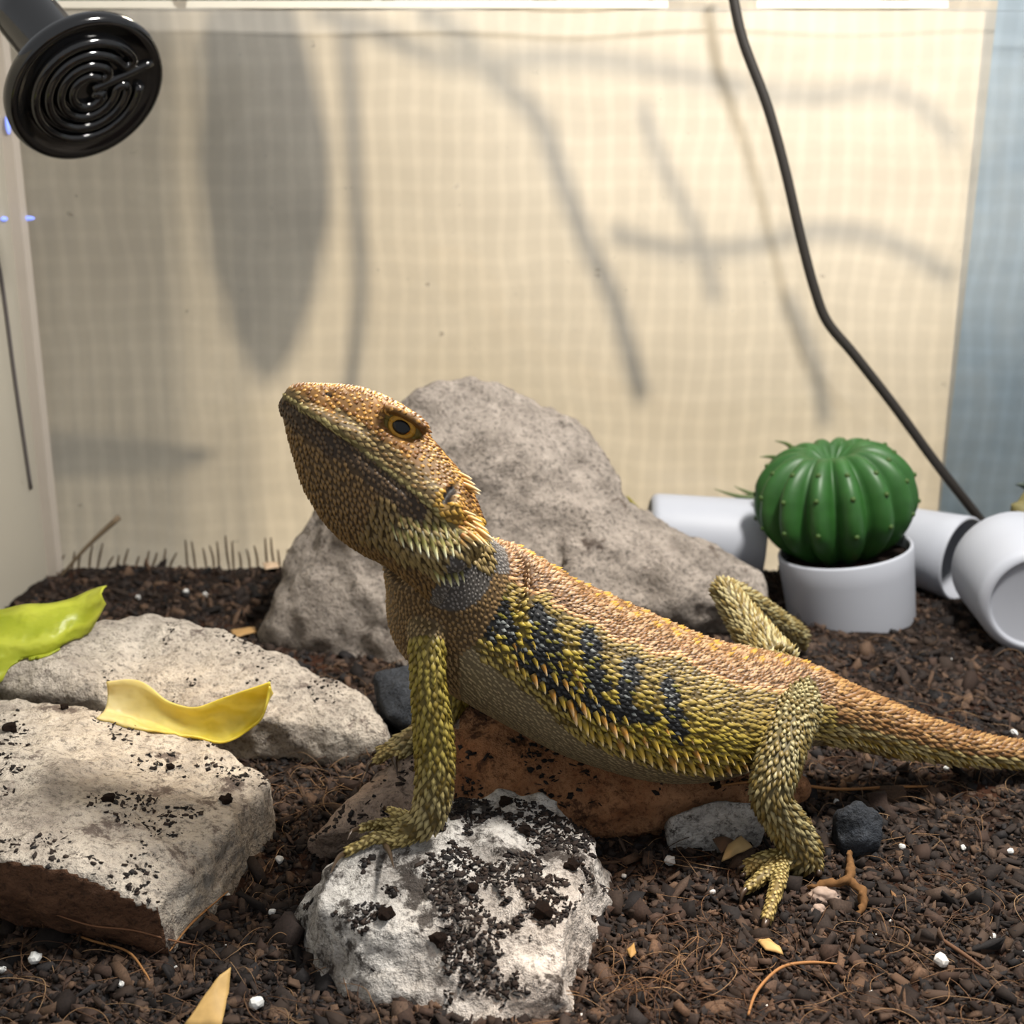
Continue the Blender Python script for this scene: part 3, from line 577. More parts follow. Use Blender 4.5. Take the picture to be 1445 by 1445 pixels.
for sg in (1, -1):
    blob(HP_(108, 63, 56 * sg), 36 * KP, 12 * KP, 22 * KP)        # brow ridge
    blob(HP_(20, -20, 82 * sg), 45 * KP, 30 * KP, 26 * KP)        # cheek
    blob(HP_(0, -72, 78 * sg), 62 * KP, 32 * KP, 28 * KP)         # beard pad
    blob(HP_(160, 8, 50 * sg), 90 * KP, 16 * KP, 22 * KP)         # upper lip
blob(HP_(-40, -45, 30), 30 * KP, 30 * KP, 66 * KP)
# limbs
def limb(region, pts, par0=0.0, n=12):
    p3 = [q[0] if isinstance(q[0], Vector) else P(*q[0]) for q in pts]; rad = [q[1] * scl(p) for q, p in zip(pts, p3)]
    Cc, Tt, Rr = tube(bm, p3, rad, n, 5)
    s = np.cross(Tt, [0.1, 0.3, 1.0]); s /= np.linalg.norm(s, axis=1)[:, None]; u = np.cross(s, Tt)
    add_bone(region, Cc, Tt, s, u, Rr, Rr, np.linspace(par0, par0 + 1, len(Cc))); return p3, rad
CLAWS = []
def toe(region, a, b_, c, r0, r1, claw):
    limb(region, [(a, r0), ((a + b_) / 2, r0 * .95), (b_, r0 * .9), (c, r1)], 2.0, 8); CLAWS.append((c + (b_ - c) * .25, c + (c - b_).normalized() * .001, claw, r1 * scl(c)))
zf = .0335
def stand(px, py, up):
    """a toe joint set down on the rock under it"""
    g = G(px, py, zf); h = BV_D.ray_cast(Vector((0, 0, CH)), ray(px, py + up * 2400).normalized())
    if h[0] is not None and abs(h[0].y - g.y) < .012: g = h[0] + Vector((0, 0, up))
    return g
# near front leg
limb('foreleg', [((618, 868, .392), 40), ((604, 890, .378), 30), ((603, 925, .371), 24), ((606, 980, .367), 24), ((611, 1030, .365), 26), ((614, 1070, .3635), 27), ((613, 1105, .362), 26), ((608, 1140, .361), 24), ((596, 1162, .3605), 22), (stand(576, 1172, .0032), 17)])
pal = G(585, 1170, zf)
toe('foot', stand(590, 1160, .002), stand(565, 1149, .002), stand(546, 1142, .0012), 8.5, 5, stand(537, 1146, 0))
toe('foot', stand(575, 1168, .002), stand(535, 1166, .0022), stand(505, 1170, .0012), 9, 5.5, stand(490, 1186, 0))
toe('foot', stand(572, 1175, .002), stand(528, 1186, .0022), stand(487, 1206, .0013), 9.5, 6.5, stand(466, 1234, -.0002))
toe('foot', stand(606, 1158, .004), stand(578, 1184, .0024), stand(549, 1194, .0016), 12, 7.5, stand(556, 1226, -.0002))
toe('foot', stand(592, 1172, .002), stand(560, 1190, .002), stand(530, 1186, .0014), 9, 6, stand(520, 1196, 0))
# far front leg
limb('foreleg', [((640, 880, .415), 34), ((648, 920, .432), 26), ((648, 965, .440), 22), ((625, 1010, .437), 21), ((590, 1043, .428), 20), ((562, 1056, .423), 17)])
q = lambda x, y, Y: P(x, y, Y)
toe('foot', q(570, 1050, .424), q(545, 1064, .419), q(526, 1076, .416), 9, 6, q(516, 1094, .411))
toe('foot', q(575, 1058, .423), q(562, 1066, .419), q(558, 1070, .417), 9, 6, q(561, 1096, .410))
toe('foot', q(568, 1050, .425), q(545, 1055, .423), q(530, 1062, .421), 8, 5, q(522, 1072, .418))
# near hind leg
limb('hindleg', [((1120, 992, .428), 44), ((1112, 1018, .410), 37), ((1104, 1050, .398), 33), ((1094, 1090, .388), 29), ((1087, 1120, .384), 26), ((1096, 1142, .384), 25), ((1112, 1166, .385), 26), ((1128, 1192, .385), 25), ((1132, 1208, .3835), 23), (G(1112, 1216, .007), 17)])
zh = .0055
toe('foot', G(1112, 1208, zh + .003), G(1080, 1212, zh + .002), G(1050, 1222, zh), 13, 7, G(1040, 1240, .001))
toe('foot', G(1106, 1214, zh + .002), G(1078, 1236, zh + .002), G(1052, 1256, zh), 12, 7, G(1043, 1282, .0005))
toe('foot', G(1104, 1214, zh + .003), G(1097, 1250, zh + .003), G(1081, 1300, zh), 12, 8, G(1074, 1328, .0005))
toe('foot', G(1140, 1206, zh + .003), G(1152, 1216, zh + .002), G(1155, 1230, zh), 11, 7, G(1150, 1240, .001))
toe('foot', G(1100, 1210, zh), G(1070, 1222, zh), G(1050, 1234, zh), 9, 5, G(1044, 1246, .001))
# far hind leg
limb('hindleg', [((1095, 940, .452), 34), ((1070, 905, .470), 28), ((1045, 868, .485), 22), ((1024, 836, .494), 17), ((1022, 832, .497), 16), ((1050, 850, .506), 20), ((1085, 876, .522), 21), ((1116, 894, .538), 18), ((1130, 900, .546), 13)])
toe('foot', q(1120, 898, .545), q(1130, 893, .548), q(1134, 898, .55), 9, 7, q(1138, 906, .553))
toe('foot', q(1118, 902, .545), q(1130, 905, .552), q(1135, 914, .556), 9, 6, q(1138, 922, .558))
raw = bm_mesh('dragon_raw', bm)
body_me = remesh(raw, .00085, 3, .45); V, N, TRI = arrays(body_me)
# ---- region lookup for any point
BC = np.concatenate([b[1] for b in BONES]); BT = np.concatenate([b[2] for b in BONES]); BS = np.concatenate([b[3] for b in BONES]); BU = np.concatenate([b[4] for b in BONES])
Brs = np.concatenate([b[5] for b in BONES]); Bru = np.concatenate([b[6] for b in BONES]); Bpar = np.concatenate([b[7] for b in BONES]); BR = sum([[b[0]] * len(b[1]) for b in BONES], [])
def look(pts):
    out = np.empty(len(pts), int)
    for k in range(0, len(pts), 20000):
        d = pts[k:k + 20000, None, :] - BC[None]
        ds = np.einsum('ijk,jk->ij', d, BS) / Brs; du = np.einsum('ijk,jk->ij', d, BU) / Bru; dt = np.einsum('ijk,jk->ij', d, BT) / (0.5 * (Brs + Bru))
        out[k:k + 20000] = np.argmin(ds * ds + du * du + 1.6 * dt * dt, axis=1)
    return out
LN = lambda *c: np.array(lin(c))
MOUTH = [(270, 6), (235, 3), (200, 0), (150, -6), (110, -14), (60, -22), (25, -30), (-5, -42)]
def mouth_u(f): return np.interp(f, [m[0] for m in MOUTH][::-1], [m[1] for m in MOUTH][::-1])
SCX = [640, 691, 726, 748, 771, 783, 825, 847, 866, 897, 927, 954, 1003, 1045, 1091, 1148, 1200]
SCY = [770, 813, 822, 841, 839, 860, 876, 887, 902, 910, 929, 925, 955, 969, 978, 997, 1010]
DARK = [[(690, 822, 9.7), (705, 860, 15.2), (717, 905, 12.4)], [(757, 860, 11.0), (766, 905, 22.1), (786, 955, 23.5)], [(829, 890, 8.3), (832, 925, 16.6), (836, 965, 19.3)], [(888, 940, 13.8), (886, 975, 13.8), (884, 1002, 11.0)], [(940, 965, 11.0), (948, 1000, 13.8), (956, 1032, 13.8)],
        [(735, 925, 11.0), (775, 965, 17.9), (815, 990, 16.6), (860, 1006, 12.4), (915, 1014, 12.4)], [(664, 850, 6.9), (680, 880, 8.3), (698, 906, 6.9)]]
def near_px(p, j):
    q = np.array(p); l = (q - BC[j]).dot(BS[j])
    if l < 0: q = q - 2 * l * BS[j]
    x, y, z = q[0], q[1], q[2] - CH; dpt = y * math.cos(PITCH) - z * math.sin(PITCH); up = y * math.sin(PITCH) + z * math.cos(PITCH)
    return 722.5 + FP * x / dpt, 722.5 - FP * up / dpt
def in_dark(x, y, wob):
    for ch in DARK:
        for (x0, y0, r0), (x1, y1, r1) in zip(ch, ch[1:]):
            dx, dy = x1 - x0, y1 - y0; t = min(1, max(0, ((x - x0) * dx + (y - y0) * dy) / (dx * dx + dy * dy)))
            if math.hypot(x - x0 - t * dx, y - y0 - t * dy) < (r0 + (r1 - r0) * t) * (1 + wob): return True
    return False
def col_at(p, j, rnd):
    """(base, tip, size mm, length factor, lift) for the skin at p"""
    reg = BR[j]; d = p - BC[j]; nzv = noise.noise(Vector(p) * 130); nz2 = noise.noise(Vector(p) * 420)
    if reg == 'head':
        r = Vector(p) - H0; f = r.dot(HF) / KP; u = r.dot(HU) / KP; s = abs(r.dot(HS)) / KP; mu = mouth_u(f)
        if f < -35 and u < -72: return LN(86, 80, 74), LN(150, 144, 138), 1.25, 1.0, .15
        if u > mu + 34 or (u > mu + 20 and f > 200):
            c = LN(126, 84, 30) * (1 + .5 * nzv) if f > 60 else LN(112, 80, 30) * (1 + .4 * nzv); return c, LN(206, 154, 74) if rnd < .55 else LN(110, 68, 26), 1.5, 1.0, .35
        if u > mu + 2:
            if u < mu + 9: return LN(124, 108, 58), LN(190, 174, 116), 1.6, 1.6, .14
            if f < 20: return LN(140, 104, 34), LN(206, 162, 70), 1.7, 1.2, .4
            return LN(98, 78, 40) * (1 + .3 * nzv), LN(176, 152, 100) if rnd < .5 else LN(140, 108, 60), 1.7, 1.6, .15
        if u > mu - 26 - 8 * nzv and f > 20: return LN(56, 40, 24), LN(104, 80, 50), 1.5, 1.3, .18
        if f < 90 and u > -112: k = min(1, max(0, (90 - f) / 80)); return LN(72, 54, 26), LN(150, 122, 70) * (1 - k) + LN(182, 158, 102) * k, 1.9, 1.8, .35
        return LN(80, 58, 31) * (1 + .3 * nzv), LN(150, 116, 66), 1.5, 1.5, .28
    if reg == 'trunk':
        v = d.dot(BU[j]) / Bru[j]; l = abs(d.dot(BS[j])) / Brs[j]; th = math.degrees(math.atan2(v, l)); ux = Bpar[j] + d.dot(BT[j]) / (scl(p) + 1e-9)
        qx, qy = near_px(p, j)
        if ux < 630 and th < 70:
            if qx > 598 and qy < 808: return LN(84, 78, 74), LN(150, 146, 142), 1.35, 1.0, .18
            return LN(92, 70, 42) * (1 + .2 * nzv), LN(158, 128, 84), 1.5, 1.2, .22
        if qx < 648 and th < 72: return LN(98, 76, 46) * (1 + .2 * nzv), LN(170, 142, 100), 1.6, 1.2, .25
        if ux > 1150:
            if th > 8: return LN(112, 78, 42) * (1 + .3 * nzv), LN(204, 160, 102) if rnd < .55 else LN(150, 108, 62), 1.9, 1.5, .55
            if th > -45: return LN(92, 74, 26), LN(226, 204, 140) if rnd < .7 else LN(150, 120, 50), 2.0, 1.8, .5
            return LN(118, 98, 66), LN(160, 138, 98), 1.7, 1.4, .15
        ey = np.interp(qx, SCX, SCY) + 5 * nzv - qy
        if th > 30 and ey > 0:
            if ey < 7: return LN(150, 104, 58), LN(226, 184, 132), 1.7, 1.2, .5
            if 78 < th < 86 and math.sin(ux * math.pi / 16) > .80: return LN(130, 92, 30), LN(206, 160, 70), 2.0, 1.2, .7
            c = LN(100, 72, 46) * (1 + .5 * nzv); return c, LN(204, 168, 126) if rnd < .35 else (LN(164, 122, 82) if rnd < .7 else LN(126, 88, 44)), 1.4 + .9 * (rnd < .1), 1.1, .62
        if th < -26: return LN(132, 116, 86) * (1 + .15 * nzv), LN(182, 164, 126), 1.5, 1.5, .08
        dark = 0
        if th > -20 and in_dark(qx, qy, .5 * nzv + .55 * nz2): dark = 1
        if dark: return LN(20, 20, 21), (LN(150, 154, 150) if rnd < .15 else LN(36, 37, 38) if rnd < .88 else LN(150, 140, 50)), 1.6, 1.3, .35
        yel = math.exp(-((th - 2) / 24) ** 2) * (1.0 if ux < 930 else max(.35, 1 - (ux - 930) / 160)); br = LN(92, 74, 38); ye = LN(130, 106, 16)
        c = br * (1 - yel) + ye * yel; tp_ = LN(186, 160, 96) * (1 - yel) + LN(216, 192, 70) * yel
        if rnd < .25: tp_ = c * 1.1
        return c * (1 + .35 * nzv) * .66, tp_, (1.8 if th < 30 else 1.6) + (.8 if .25 < rnd < .36 else 0), 1.3, .5
    pr = Bpar[j]
    if reg == 'foreleg':
        if pr < .16: return LN(96, 76, 44), LN(164, 138, 92), 1.5, 1.2, .22
        k = np.clip((pr - .5) / .25, 0, 1); c = LN(120, 102, 30) * (1 - k) + LN(104, 86, 38) * k; t_ = LN(178, 160, 74) * (1 - k) + LN(206, 190, 134) * k
        if rnd < .3: t_ = c * 1.2
        return c * .85, t_, 2.0, 1.6, .30
    if reg == 'hindleg':
        c = LN(96, 82, 40) * (1 + .25 * nzv); return c, (LN(196, 184, 136) if rnd < .55 else LN(140, 120, 66)), 1.9, 1.7, .48
    return LN(122, 100, 42), LN(204, 186, 122), 1.5, 1.3, .25
# mouth crease and belly smoothness
idx = look(V); isH = np.array([BR[j] == 'head' for j in idx])
Vn = V.copy()
for i in np.nonzero(isH)[0]:
    r = Vector(V[i]) - H0; f = r.dot(HF) / KP; u = r.dot(HU) / KP; s = r.dot(HS) / KP
    if -5 < f < 268:
        e = u - mouth_u(f) + 2; Vn[i] -= N[i] * (4.2 * KP * math.exp(-(e / 4.0) ** 2))
        e = math.hypot((f - 107) / 27, (u - 50) / 19)
        if e < 1.15: Vn[i] -= N[i] * (9 * KP * max(0, 1 - e ** 3 * .66))
    e = math.hypot((f - 6) / 8, (u + 2) / 17)
    if e < 1.2: Vn[i] -= N[i] * (14 * KP * max(0, 1 - e * e * .7))
    e = math.hypot((f - 218) / 7, (u - 42) / 5)
    if e < 1.3: Vn[i] -= N[i] * (5 * KP * max(0, 1 - e * e * .6))
V = Vn; body_me.vertices.foreach_set('co', V.astype(np.float32).ravel()); body_me.update()
V, N, TRI = arrays(body_me)
cols = np.empty((len(V), 3), np.float32)
for i in range(len(V)):
    b_, t_, *_r = col_at(V[i].astype(float), idx[i], .5); cols[i] = b_ * .5 + t_ * .08
    if isH[i]:
        r = Vector(V[i]) - H0; f = r.dot(HF) / KP; u = r.dot(HU) / KP
        if math.hypot((f - 6) / 8, (u + 2) / 17) < .85 or math.hypot((f - 218) / 7, (u - 42) / 5) < .9: cols[i] = LN(30, 22, 16)
at = body_me.color_attributes.new('Col', 'FLOAT_COLOR', 'POINT'); c4 = np.ones((len(V), 4), np.float32); c4[:, :3] = cols; at.data.foreach_set('color', c4.ravel())
M_SKIN = attr_mat('lizard_skin', .6, .35, 700, .3); body_me.materials.clear()
body = link('body', body_me, M_SKIN, DR)
BV_L = BVHTree.FromPolygons(V.tolist(), TRI.tolist())
# the rusty rock gives way under the belly, so that the belly lies on it
for v in ROCK_E.data.vertices:
    h = BV_L.ray_cast(Vector((v.co.x, v.co.y, -.03)), Vector((0, 0, 1)))
    if h[0] is not None and h[0].z > .006 and h[0].z + .0003 < v.co.z < h[0].z + .022: v.co.z = h[0].z + .0003
for v in ROCK_D.data.vertices:                                    # and the sole of the front foot on the whitish rock
    h = BV_L.ray_cast(Vector((v.co.x, v.co.y, -.03)), Vector((0, 0, 1)))
    if h[0] is not None and h[0].z + .0003 < v.co.z < h[0].z + .006: v.co.z = h[0].z + .0003
ROCK_D.data.update(); BV_D = bvh_of(ROCK_D.data); ROCKS[3] = BV_D
ROCK_E.data.update(); BV_E = bvh_of(ROCK_E.data); ROCKS[4] = BV_E
# ---- scales: blue-noise points on the skin
tv = V[TRI]; ar = np.linalg.norm(np.cross(tv[:, 1] - tv[:, 0], tv[:, 2] - tv[:, 0]), axis=1) / 2
NS = 140000; pick = RNG.choice(len(TRI), NS, p=ar / ar.sum()); bc = RNG.dirichlet((1, 1, 1), NS)
sp = np.einsum('ij,ijk->ik', bc, tv[pick]); sn = np.einsum('ij,ijk->ik', bc, N[TRI[pick]]); sn /= np.linalg.norm(sn, axis=1)[:, None]
si = look(sp); grid = {}; cell = .0022; SV = []; SF = []; SCc = []
tipb = np.array([[-.55, 0, -.12], [-.05, -.5, -.12], [-.05, .5, -.12], [0, 0, .62], [.62, 0, 1.0], [.42, 0, -.15]])   # along, across, up(*lift)
rnds = RNG.random(NS); cnt = 0
stats = {}
for i in range(NS):
    p = sp[i]; 
    gx, gy, gk = int(p[0] // cell), int(p[1] // cell), int(p[2] // cell); near_ = [q_ for a in (-1, 0, 1) for b in (-1, 0, 1) for c in (-1, 0, 1) for q_ in grid.get((gx + a, gy + b, gk + c), ())]
    if any((qx - p[0]) ** 2 + (qy - p[1]) ** 2 + (qz - p[2]) ** 2 < min(qr, .00118) ** 2 for qx, qy, qz, qr in near_): continue
    j = si[i]; b_, t_, size, lf, lift = col_at(p, j, rnds[i])
    if BR[j] == 'head':
        r = Vector(p) - H0; f = r.dot(HF) / KP; u = r.dot(HU) / KP; s = r.dot(HS) / KP
        if math.hypot((f - 107) / 27, (u - 50) / 20) < 1 or math.hypot((f - 6) / 8, (u + 2) / 17) < 1.05: continue
    rr = size * .00088
    if any((qx - p[0]) ** 2 + (qy - p[1]) ** 2 + (qz - p[2]) ** 2 < min(rr, qr) ** 2 for qx, qy, qz, qr in near_): continue
    grid.setdefault((gx, gy, gk), []).append((p[0], p[1], p[2], rr))
    n = sn[i]; dvec = BT[j]
    if BR[j] == 'head':
        r = Vector(p) - H0; f = r.dot(HF) / KP; u = r.dot(HU) / KP
        if u < mouth_u(f): dvec = np.array(-HF * .8 - HU * .5)
    t = dvec - n * dvec.dot(n); ln = np.linalg.norm(t)
    if ln < 1e-3: continue
    t /= ln; e = np.cross(n, t); L = size * .00128 * lf ** .8 * (.85 + .3 * rnds[i]); Wd = size * .00125
    H = L * lift
    q = tipb; pts = p + np.outer(q[:, 0] * L, t) + np.outer(q[:, 1] * Wd, e) + np.outer(np.where(q[:, 2] > 0, q[:, 2] * H, q[:, 2] * L), n)
    o = len(SV) * 6; SV.append(pts); SF.append(np.array([[0, 1, 3], [0, 3, 2], [1, 4, 3], [2, 3, 4], [1, 5, 4], [2, 4, 5]]) + o)
    j_ = .85 + .3 * random.random(); SCc.append(np.array([b_ * .75, b_ * .8, b_ * .8, b_ * .35 + t_ * .65, t_, b_ * .4]) * j_)
SV = np.concatenate(SV); SF = np.concatenate(SF); SCc = np.concatenate(SCc)
M_SCALE = attr_mat('lizard_scales', .48, .45, 900, .2)
tag(link('scales', np_mesh('scales', SV, SF, SCc), M_SCALE, DR, False), kind='stuff')
print('scales', len(SV) // 6)
# ---- spikes as single parts
def spike_mesh(name, stops):
    bm = bmesh.new(); prof = [(.17, -.10), (.165, .1), (.13, .35), (.085, .62), (.04, .86), (0, 1.0)]; lathe(bm, prof, 8)
    for v in bm.verts: v.co.x += .14 * max(0, v.co.z) ** 2
    me = bm_mesh(name, bm); zc = np.array([v.co.z for v in me.vertices]); st = np.array([s for s, _ in stops]); cc = np.array([lin(c) for _, c in stops])
    at = me.color_attributes.new('Col', 'FLOAT_COLOR', 'POINT'); c4 = np.ones((len(zc), 4), np.float32)
    for k in range(3): c4[:, k] = np.interp(zc, st, cc[:, k])
    at.data.foreach_set('color', c4.ravel()); me.materials.append(M_SCALE); me.polygons.foreach_set('use_smooth', [True] * len(me.polygons)); return me
SP_SIDE = spike_mesh('flank_spike', [(0, (96, 80, 18)), (.45, (176, 146, 42)), (.72, (210, 178, 92)), (1, (244, 232, 200))])
SP_OR = spike_mesh('flank_spike_orange', [(0, (104, 78, 18)), (.45, (182, 126, 44)), (1, (244, 226, 186))])
SP_BEARD = spike_mesh('beard_spike', [(0, (72, 64, 28)), (.35, (140, 132, 66)), (.7, (206, 200, 146)), (1, (240, 238, 214))])
SP_EAR = spike_mesh('ear_spike', [(0, (150, 92, 26)), (.5, (216, 168, 88)), (1, (246, 232, 194))])
nsp = 0
def add_spike(me, p, d, L, w=1.0):
    global nsp
    z = Vector(d).normalized(); x = Vector((0, 0, -1)) - z * (-z.z); x = x.normalized() if x.length > 1e-3 else Vector((1, 0, 0)); y = z.cross(x)
    o = bpy.data.objects.new('spike', me); COL.objects.link(o); o.parent = DR
    o.matrix_parent_inverse = Matrix.Translation(DR.location).inverted()
    o.matrix_world = Matrix.Translation(p) @ Matrix((x, y, z)).transposed().to_4x4() @ Matrix.Diagonal((L * w, L * w, L, 1)); nsp += 1
C, T, S, U, ah, bh, uxs = TRK
def trunk_hit(ux, th, side):
    c = Vector([np.interp(ux, uxs, C[:, k]) for k in range(3)]); s = Vector([np.interp(ux, uxs, S[:, k]) for k in range(3)]) * side; u = Vector([np.interp(ux, uxs, U[:, k]) for k in range(3)])
    a, b_ = np.interp(ux, uxs, ah), np.interp(ux, uxs, bh); t = math.radians(th); d = (s * b_ * math.cos(t) + u * a * math.sin(t)).normalized()
    h = BV_L.ray_cast(c + d * .12, -d, .12); tn = Vector([np.interp(ux, uxs, T[:, k]) for k in range(3)]); return h[0], h[1], d, tn
for row, (th, Ls, x0, x1, st) in enumerate([(-14, .0060, 668, 1060, 12.0), (-5, .0050, 664, 1050, 12.5), (4, .0036, 660, 930, 16)]):
    for side in (1, -1):
        if side < 0 and row > 0: continue
        x = x0 + row * 5
        while x < x1:
            h, n, d, tn = trunk_hit(x + random.uniform(-2, 2), th + random.uniform(-2, 2), side)
            if h is not None and BR[look(np.array([h]))[0]] == 'trunk':
                k = .62 + .38 * math.sin(math.pi * min(1, (x - x0) / (x1 - x0)) ** .9)
                add_spike(SP_OR if random.random() < .28 else SP_SIDE, h, n * .62 + tn * .62 + Vector((0, 0, -.55)), Ls * k * random.uniform(.85, 1.15), 1.35)
            x += st
for side in (1,):                                                  # fringe along the tail root
    x = 1172
    while x < 1440:
        h, n, d, tn = trunk_hit(x, -18, side)
        if h is not None and BR[look(np.array([h]))[0]] == 'trunk': add_spike(SP_SIDE, h, n * .5 + tn * .9 + Vector((0, 0, -.3)), .0040 * (1.15 - (x - 1140) / 700), .9)
        x += 9
def head_spike(f, u, me, L, df, du, ds, side, w=.85):
    o = HP_(f, u, 220 * side); h = BV_L.ray_cast(o, -HS * side, .3)
    if h[0] is None or h[0].y > .47: return
    add_spike(me, h[0] - h[1] * .0004, HF * df + HU * du + HS * (ds * side), L, w)
def from_px(x, y): dx, dy = x - 640, y - 700; return dx * -.882 + dy * -.47, dx * .47 - dy * .882
for side in (1, -1):
    for x, y, L in ((556, 738, 5.2), (566, 746, 5.4), (577, 748, 6.0), (588, 750, 6.4), (598, 752, 7.2), (610, 755, 7.4), (622, 754, 7.0), (632, 752, 7.2), (641, 749, 6.6), (590, 735, 5.2), (602, 736, 5.6), (614, 738, 5.6), (625, 737, 5.2), (568, 728, 4.6), (580, 730, 4.8)):
        f, u = from_px(x, y); head_spike(f, u, SP_BEARD, L * .00108, -.72, -.62, .42, side, .95)
    for x, y, L in ((648, 668, 5.2), (653, 676, 5.0), (656, 684, 6.2), (660, 690, 5.0), (648, 722, 4.8), (654, 728, 5.4), (660, 736, 6.0), (664, 743, 7.0), (668, 748, 6.6), (656, 750, 6.0), (648, 753, 5.6), (644, 742, 4.6), (650, 736, 4.6), (664, 752, 6.2), (640, 757, 5.4)):
        f, u = from_px(x + (-1 if y < 700 else 5), y); head_spike(f, u, SP_EAR, L * .0010, -.95, .28 if y < 700 else .42 - (y - 720) * .014, .30, side, 1.0)
for x, y in ((436, 706), (440, 712), (444, 718), (432, 698)):
    f, u = from_px(x, y); o = HP_(f, u + 10, 0); add_spike(SP_BEARD, HP_(f + 2, u + 9, 8), -HF * .7 - HU * .9, .0035, .9)
for x, y in ((622, 808), (632, 811), (642, 810), (650, 806), (614, 804)):
    h = BV_L.ray_cast(Vector((0, 0, CH)), ray(x, y).normalized())
    if h[0] is not None: add_spike(SP_BEARD, h[0], Vector((.45, -.5, -.9)), .0042, 1.1)
print('spikes', nsp)
M_CLAW = plain('dark_claw', (70, 54, 40), .35, .5, 300, .3)
for a, b_, c, r in CLAWS:
    bm = bmesh.new(); mid = (b_ + c) / 2 + Vector((0, 0, .0012)); tube(bm, [a, b_, mid, c], [r * .75, r * .7, r * .42, r * .06], 8, 5); link('claw', bm_mesh('claw', bm), M_CLAW, DR)
# ---- eyes
M_IRIS = plain('amber_iris', (206, 128, 28), .25, .5, 900, .4); M_PUP = plain('eye_pupil', (7, 7, 8), .22, .35); M_LID = plain('scaly_eyelid', (196, 142, 36), .55, .35, 1400, .45); M_LID2 = plain('outer_eyelid', (112, 92, 26), .6, .3, 1400, .5)
for side in (1, -1):
    h = BV_L.ray_cast(HP_(107, 50, 220 * side), -HS * side, .3)
    sr = HS * side; ec = h[0] - sr * (9 * KP); eye = empty('eye', ec); eye.parent = DR; eye.matrix_parent_inverse = Matrix.Translation(DR.location).inverted()
    look_d = (sr * .92 + HF * .20 + HU * .16).normalized()
    def cap(r, ang, name, m):
        bm = bmesh.new(); lathe(bm, [(r * math.sin(a), r * math.cos(a)) for a in np.linspace(0, math.radians(ang), 14)], 32); me = bm_mesh(name, bm); o = link(name, me, m); o.parent = eye
        z = look_d; x = HF - z * HF.dot(z); x.normalize(); y = z.cross(x); o.matrix_local = Matrix((x, y, z)).transposed().to_4x4()
    cap(17.5 * KP, 110, 'eyeball', M_IRIS); cap(17.9 * KP, 54, 'pupil', M_PUP)
    def lid(name, m, rf, ru, thick, off, tilt):
        bm = bmesh.new(); pts = [HF * (rf * KP * math.cos(t)) + HU * (ru * KP * math.sin(t)) + sr * (off * KP * (1 - .25 * math.cos(t) ** 2)) for t in np.linspace(0, 2 * math.pi, 33)]
        tube(bm, pts, [thick * KP * (1.25 if math.sin(t) > 0 else .9) for t in np.linspace(0, 2 * math.pi, 33)], 10, 2)
        o = link(name, bm_mesh(name, bm), m); o.parent = eye; o.location = (0, 0, 0)
    lid('eyelid', M_LID, 16, 12.5, 4.4, 11.5, 0); lid('eyelid_fold', M_LID2, 23, 18, 4.8, 9, 0)
# ------------------------------------------------------------------ loose bark, fibres, crumbs, leaves
def chip_templates(k):
    out = []
    for i in range(k):
        r = np.random.default_rng(100 + i); base = np.array([(x, y, z) for x in (-1, 1) for y in (-1, 1) for z in (-1, 1)], float)
        base = base * [[1, .62, .36], [1.15, .5, .2], [1.4, .36, .16], [.9, .75, .5], [1.2, .6, .14]][i % 5] * r.uniform(.45, 1.25, (8, 3)) ; base[:, 0] += base[:, 1] * r.uniform(-.5, .5)
        f = [(0, 1, 3), (0, 3, 2), (4, 6, 7), (4, 7, 5), (0, 4, 5), (0, 5, 1), (2, 3, 7), (2, 7, 6), (0, 2, 6), (0, 6, 4), (1, 5, 7), (1, 7, 3)]
        out.append((base, np.array(f)))
    return out
CH_T = chip_templates(10)
POTS = []
for e_ in (cact, pl_, pl2, pl3):
    bpy.context.view_layer.update(); v_ = []; f_ = []; k_ = 0
    for o_ in e_.children:
        if o_.name.split('.')[0] in ('pot', 'pot_shell', 'cactus_ball'):
            a_, b__, t_ = arrays(o_.data); M_ = np.array(o_.matrix_world); v_ += (a_ @ M_[:3, :3].T + M_[:3, 3]).tolist(); f_ += (t_ + k_).tolist(); k_ += len(a_)
    v_ = np.array(v_); POTS.append((BVHTree.FromPolygons(v_.tolist(), f_), v_.min(0) - .005, v_.max(0) + .005))
SOLID = [(t_, v_.min(0) - .005, v_.max(0) + .005) for t_, v_ in zip(ROCKS + [BV_L], [arrays(o_.data)[0] for o_ in (ROCK_A, ROCK_B, ROCK_C, ROCK_D, ROCK_E, body)])] + POTS
SOLID = [(t_, a_.tolist(), b__.tolist()) for t_, a_, b__ in SOLID]; CINV = cact.matrix_world.inverted()
def buried(p, pad=0.0):
    p = Vector(p)
    for t, lo, hi in SOLID:
        if p.x < lo[0] or p.x > hi[0] or p.y < lo[1] or p.y > hi[1] or p.z < lo[2] or p.z > hi[2]: continue
        f, q_, n_, d = inside(t, p)
        if f and d > .0008 or d < pad: return True
    m_ = CINV @ p
    return m_.x ** 2 + m_.y ** 2 < .036 ** 2 and -.02 < m_.z < .045
def rot_rand(n, tilt):
    a = RNG.uniform(0, 2 * math.pi, n); b = RNG.normal(0, tilt, n); c = RNG.normal(0, tilt, n); R = np.zeros((n, 3, 3))
    for i in range(n): R[i] = np.array((Matrix.Rotation(a[i], 3, 'Z') @ Matrix.Rotation(b[i], 3, 'X') @ Matrix.Rotation(c[i], 3, 'Y')))
    return R
PAL = np.array([lin(c) for c in ((42, 33, 29), (32, 27, 25), (58, 47, 40), (78, 63, 53), (50, 42, 38), (92, 72, 57), (68, 53, 45), (40, 37, 37))])
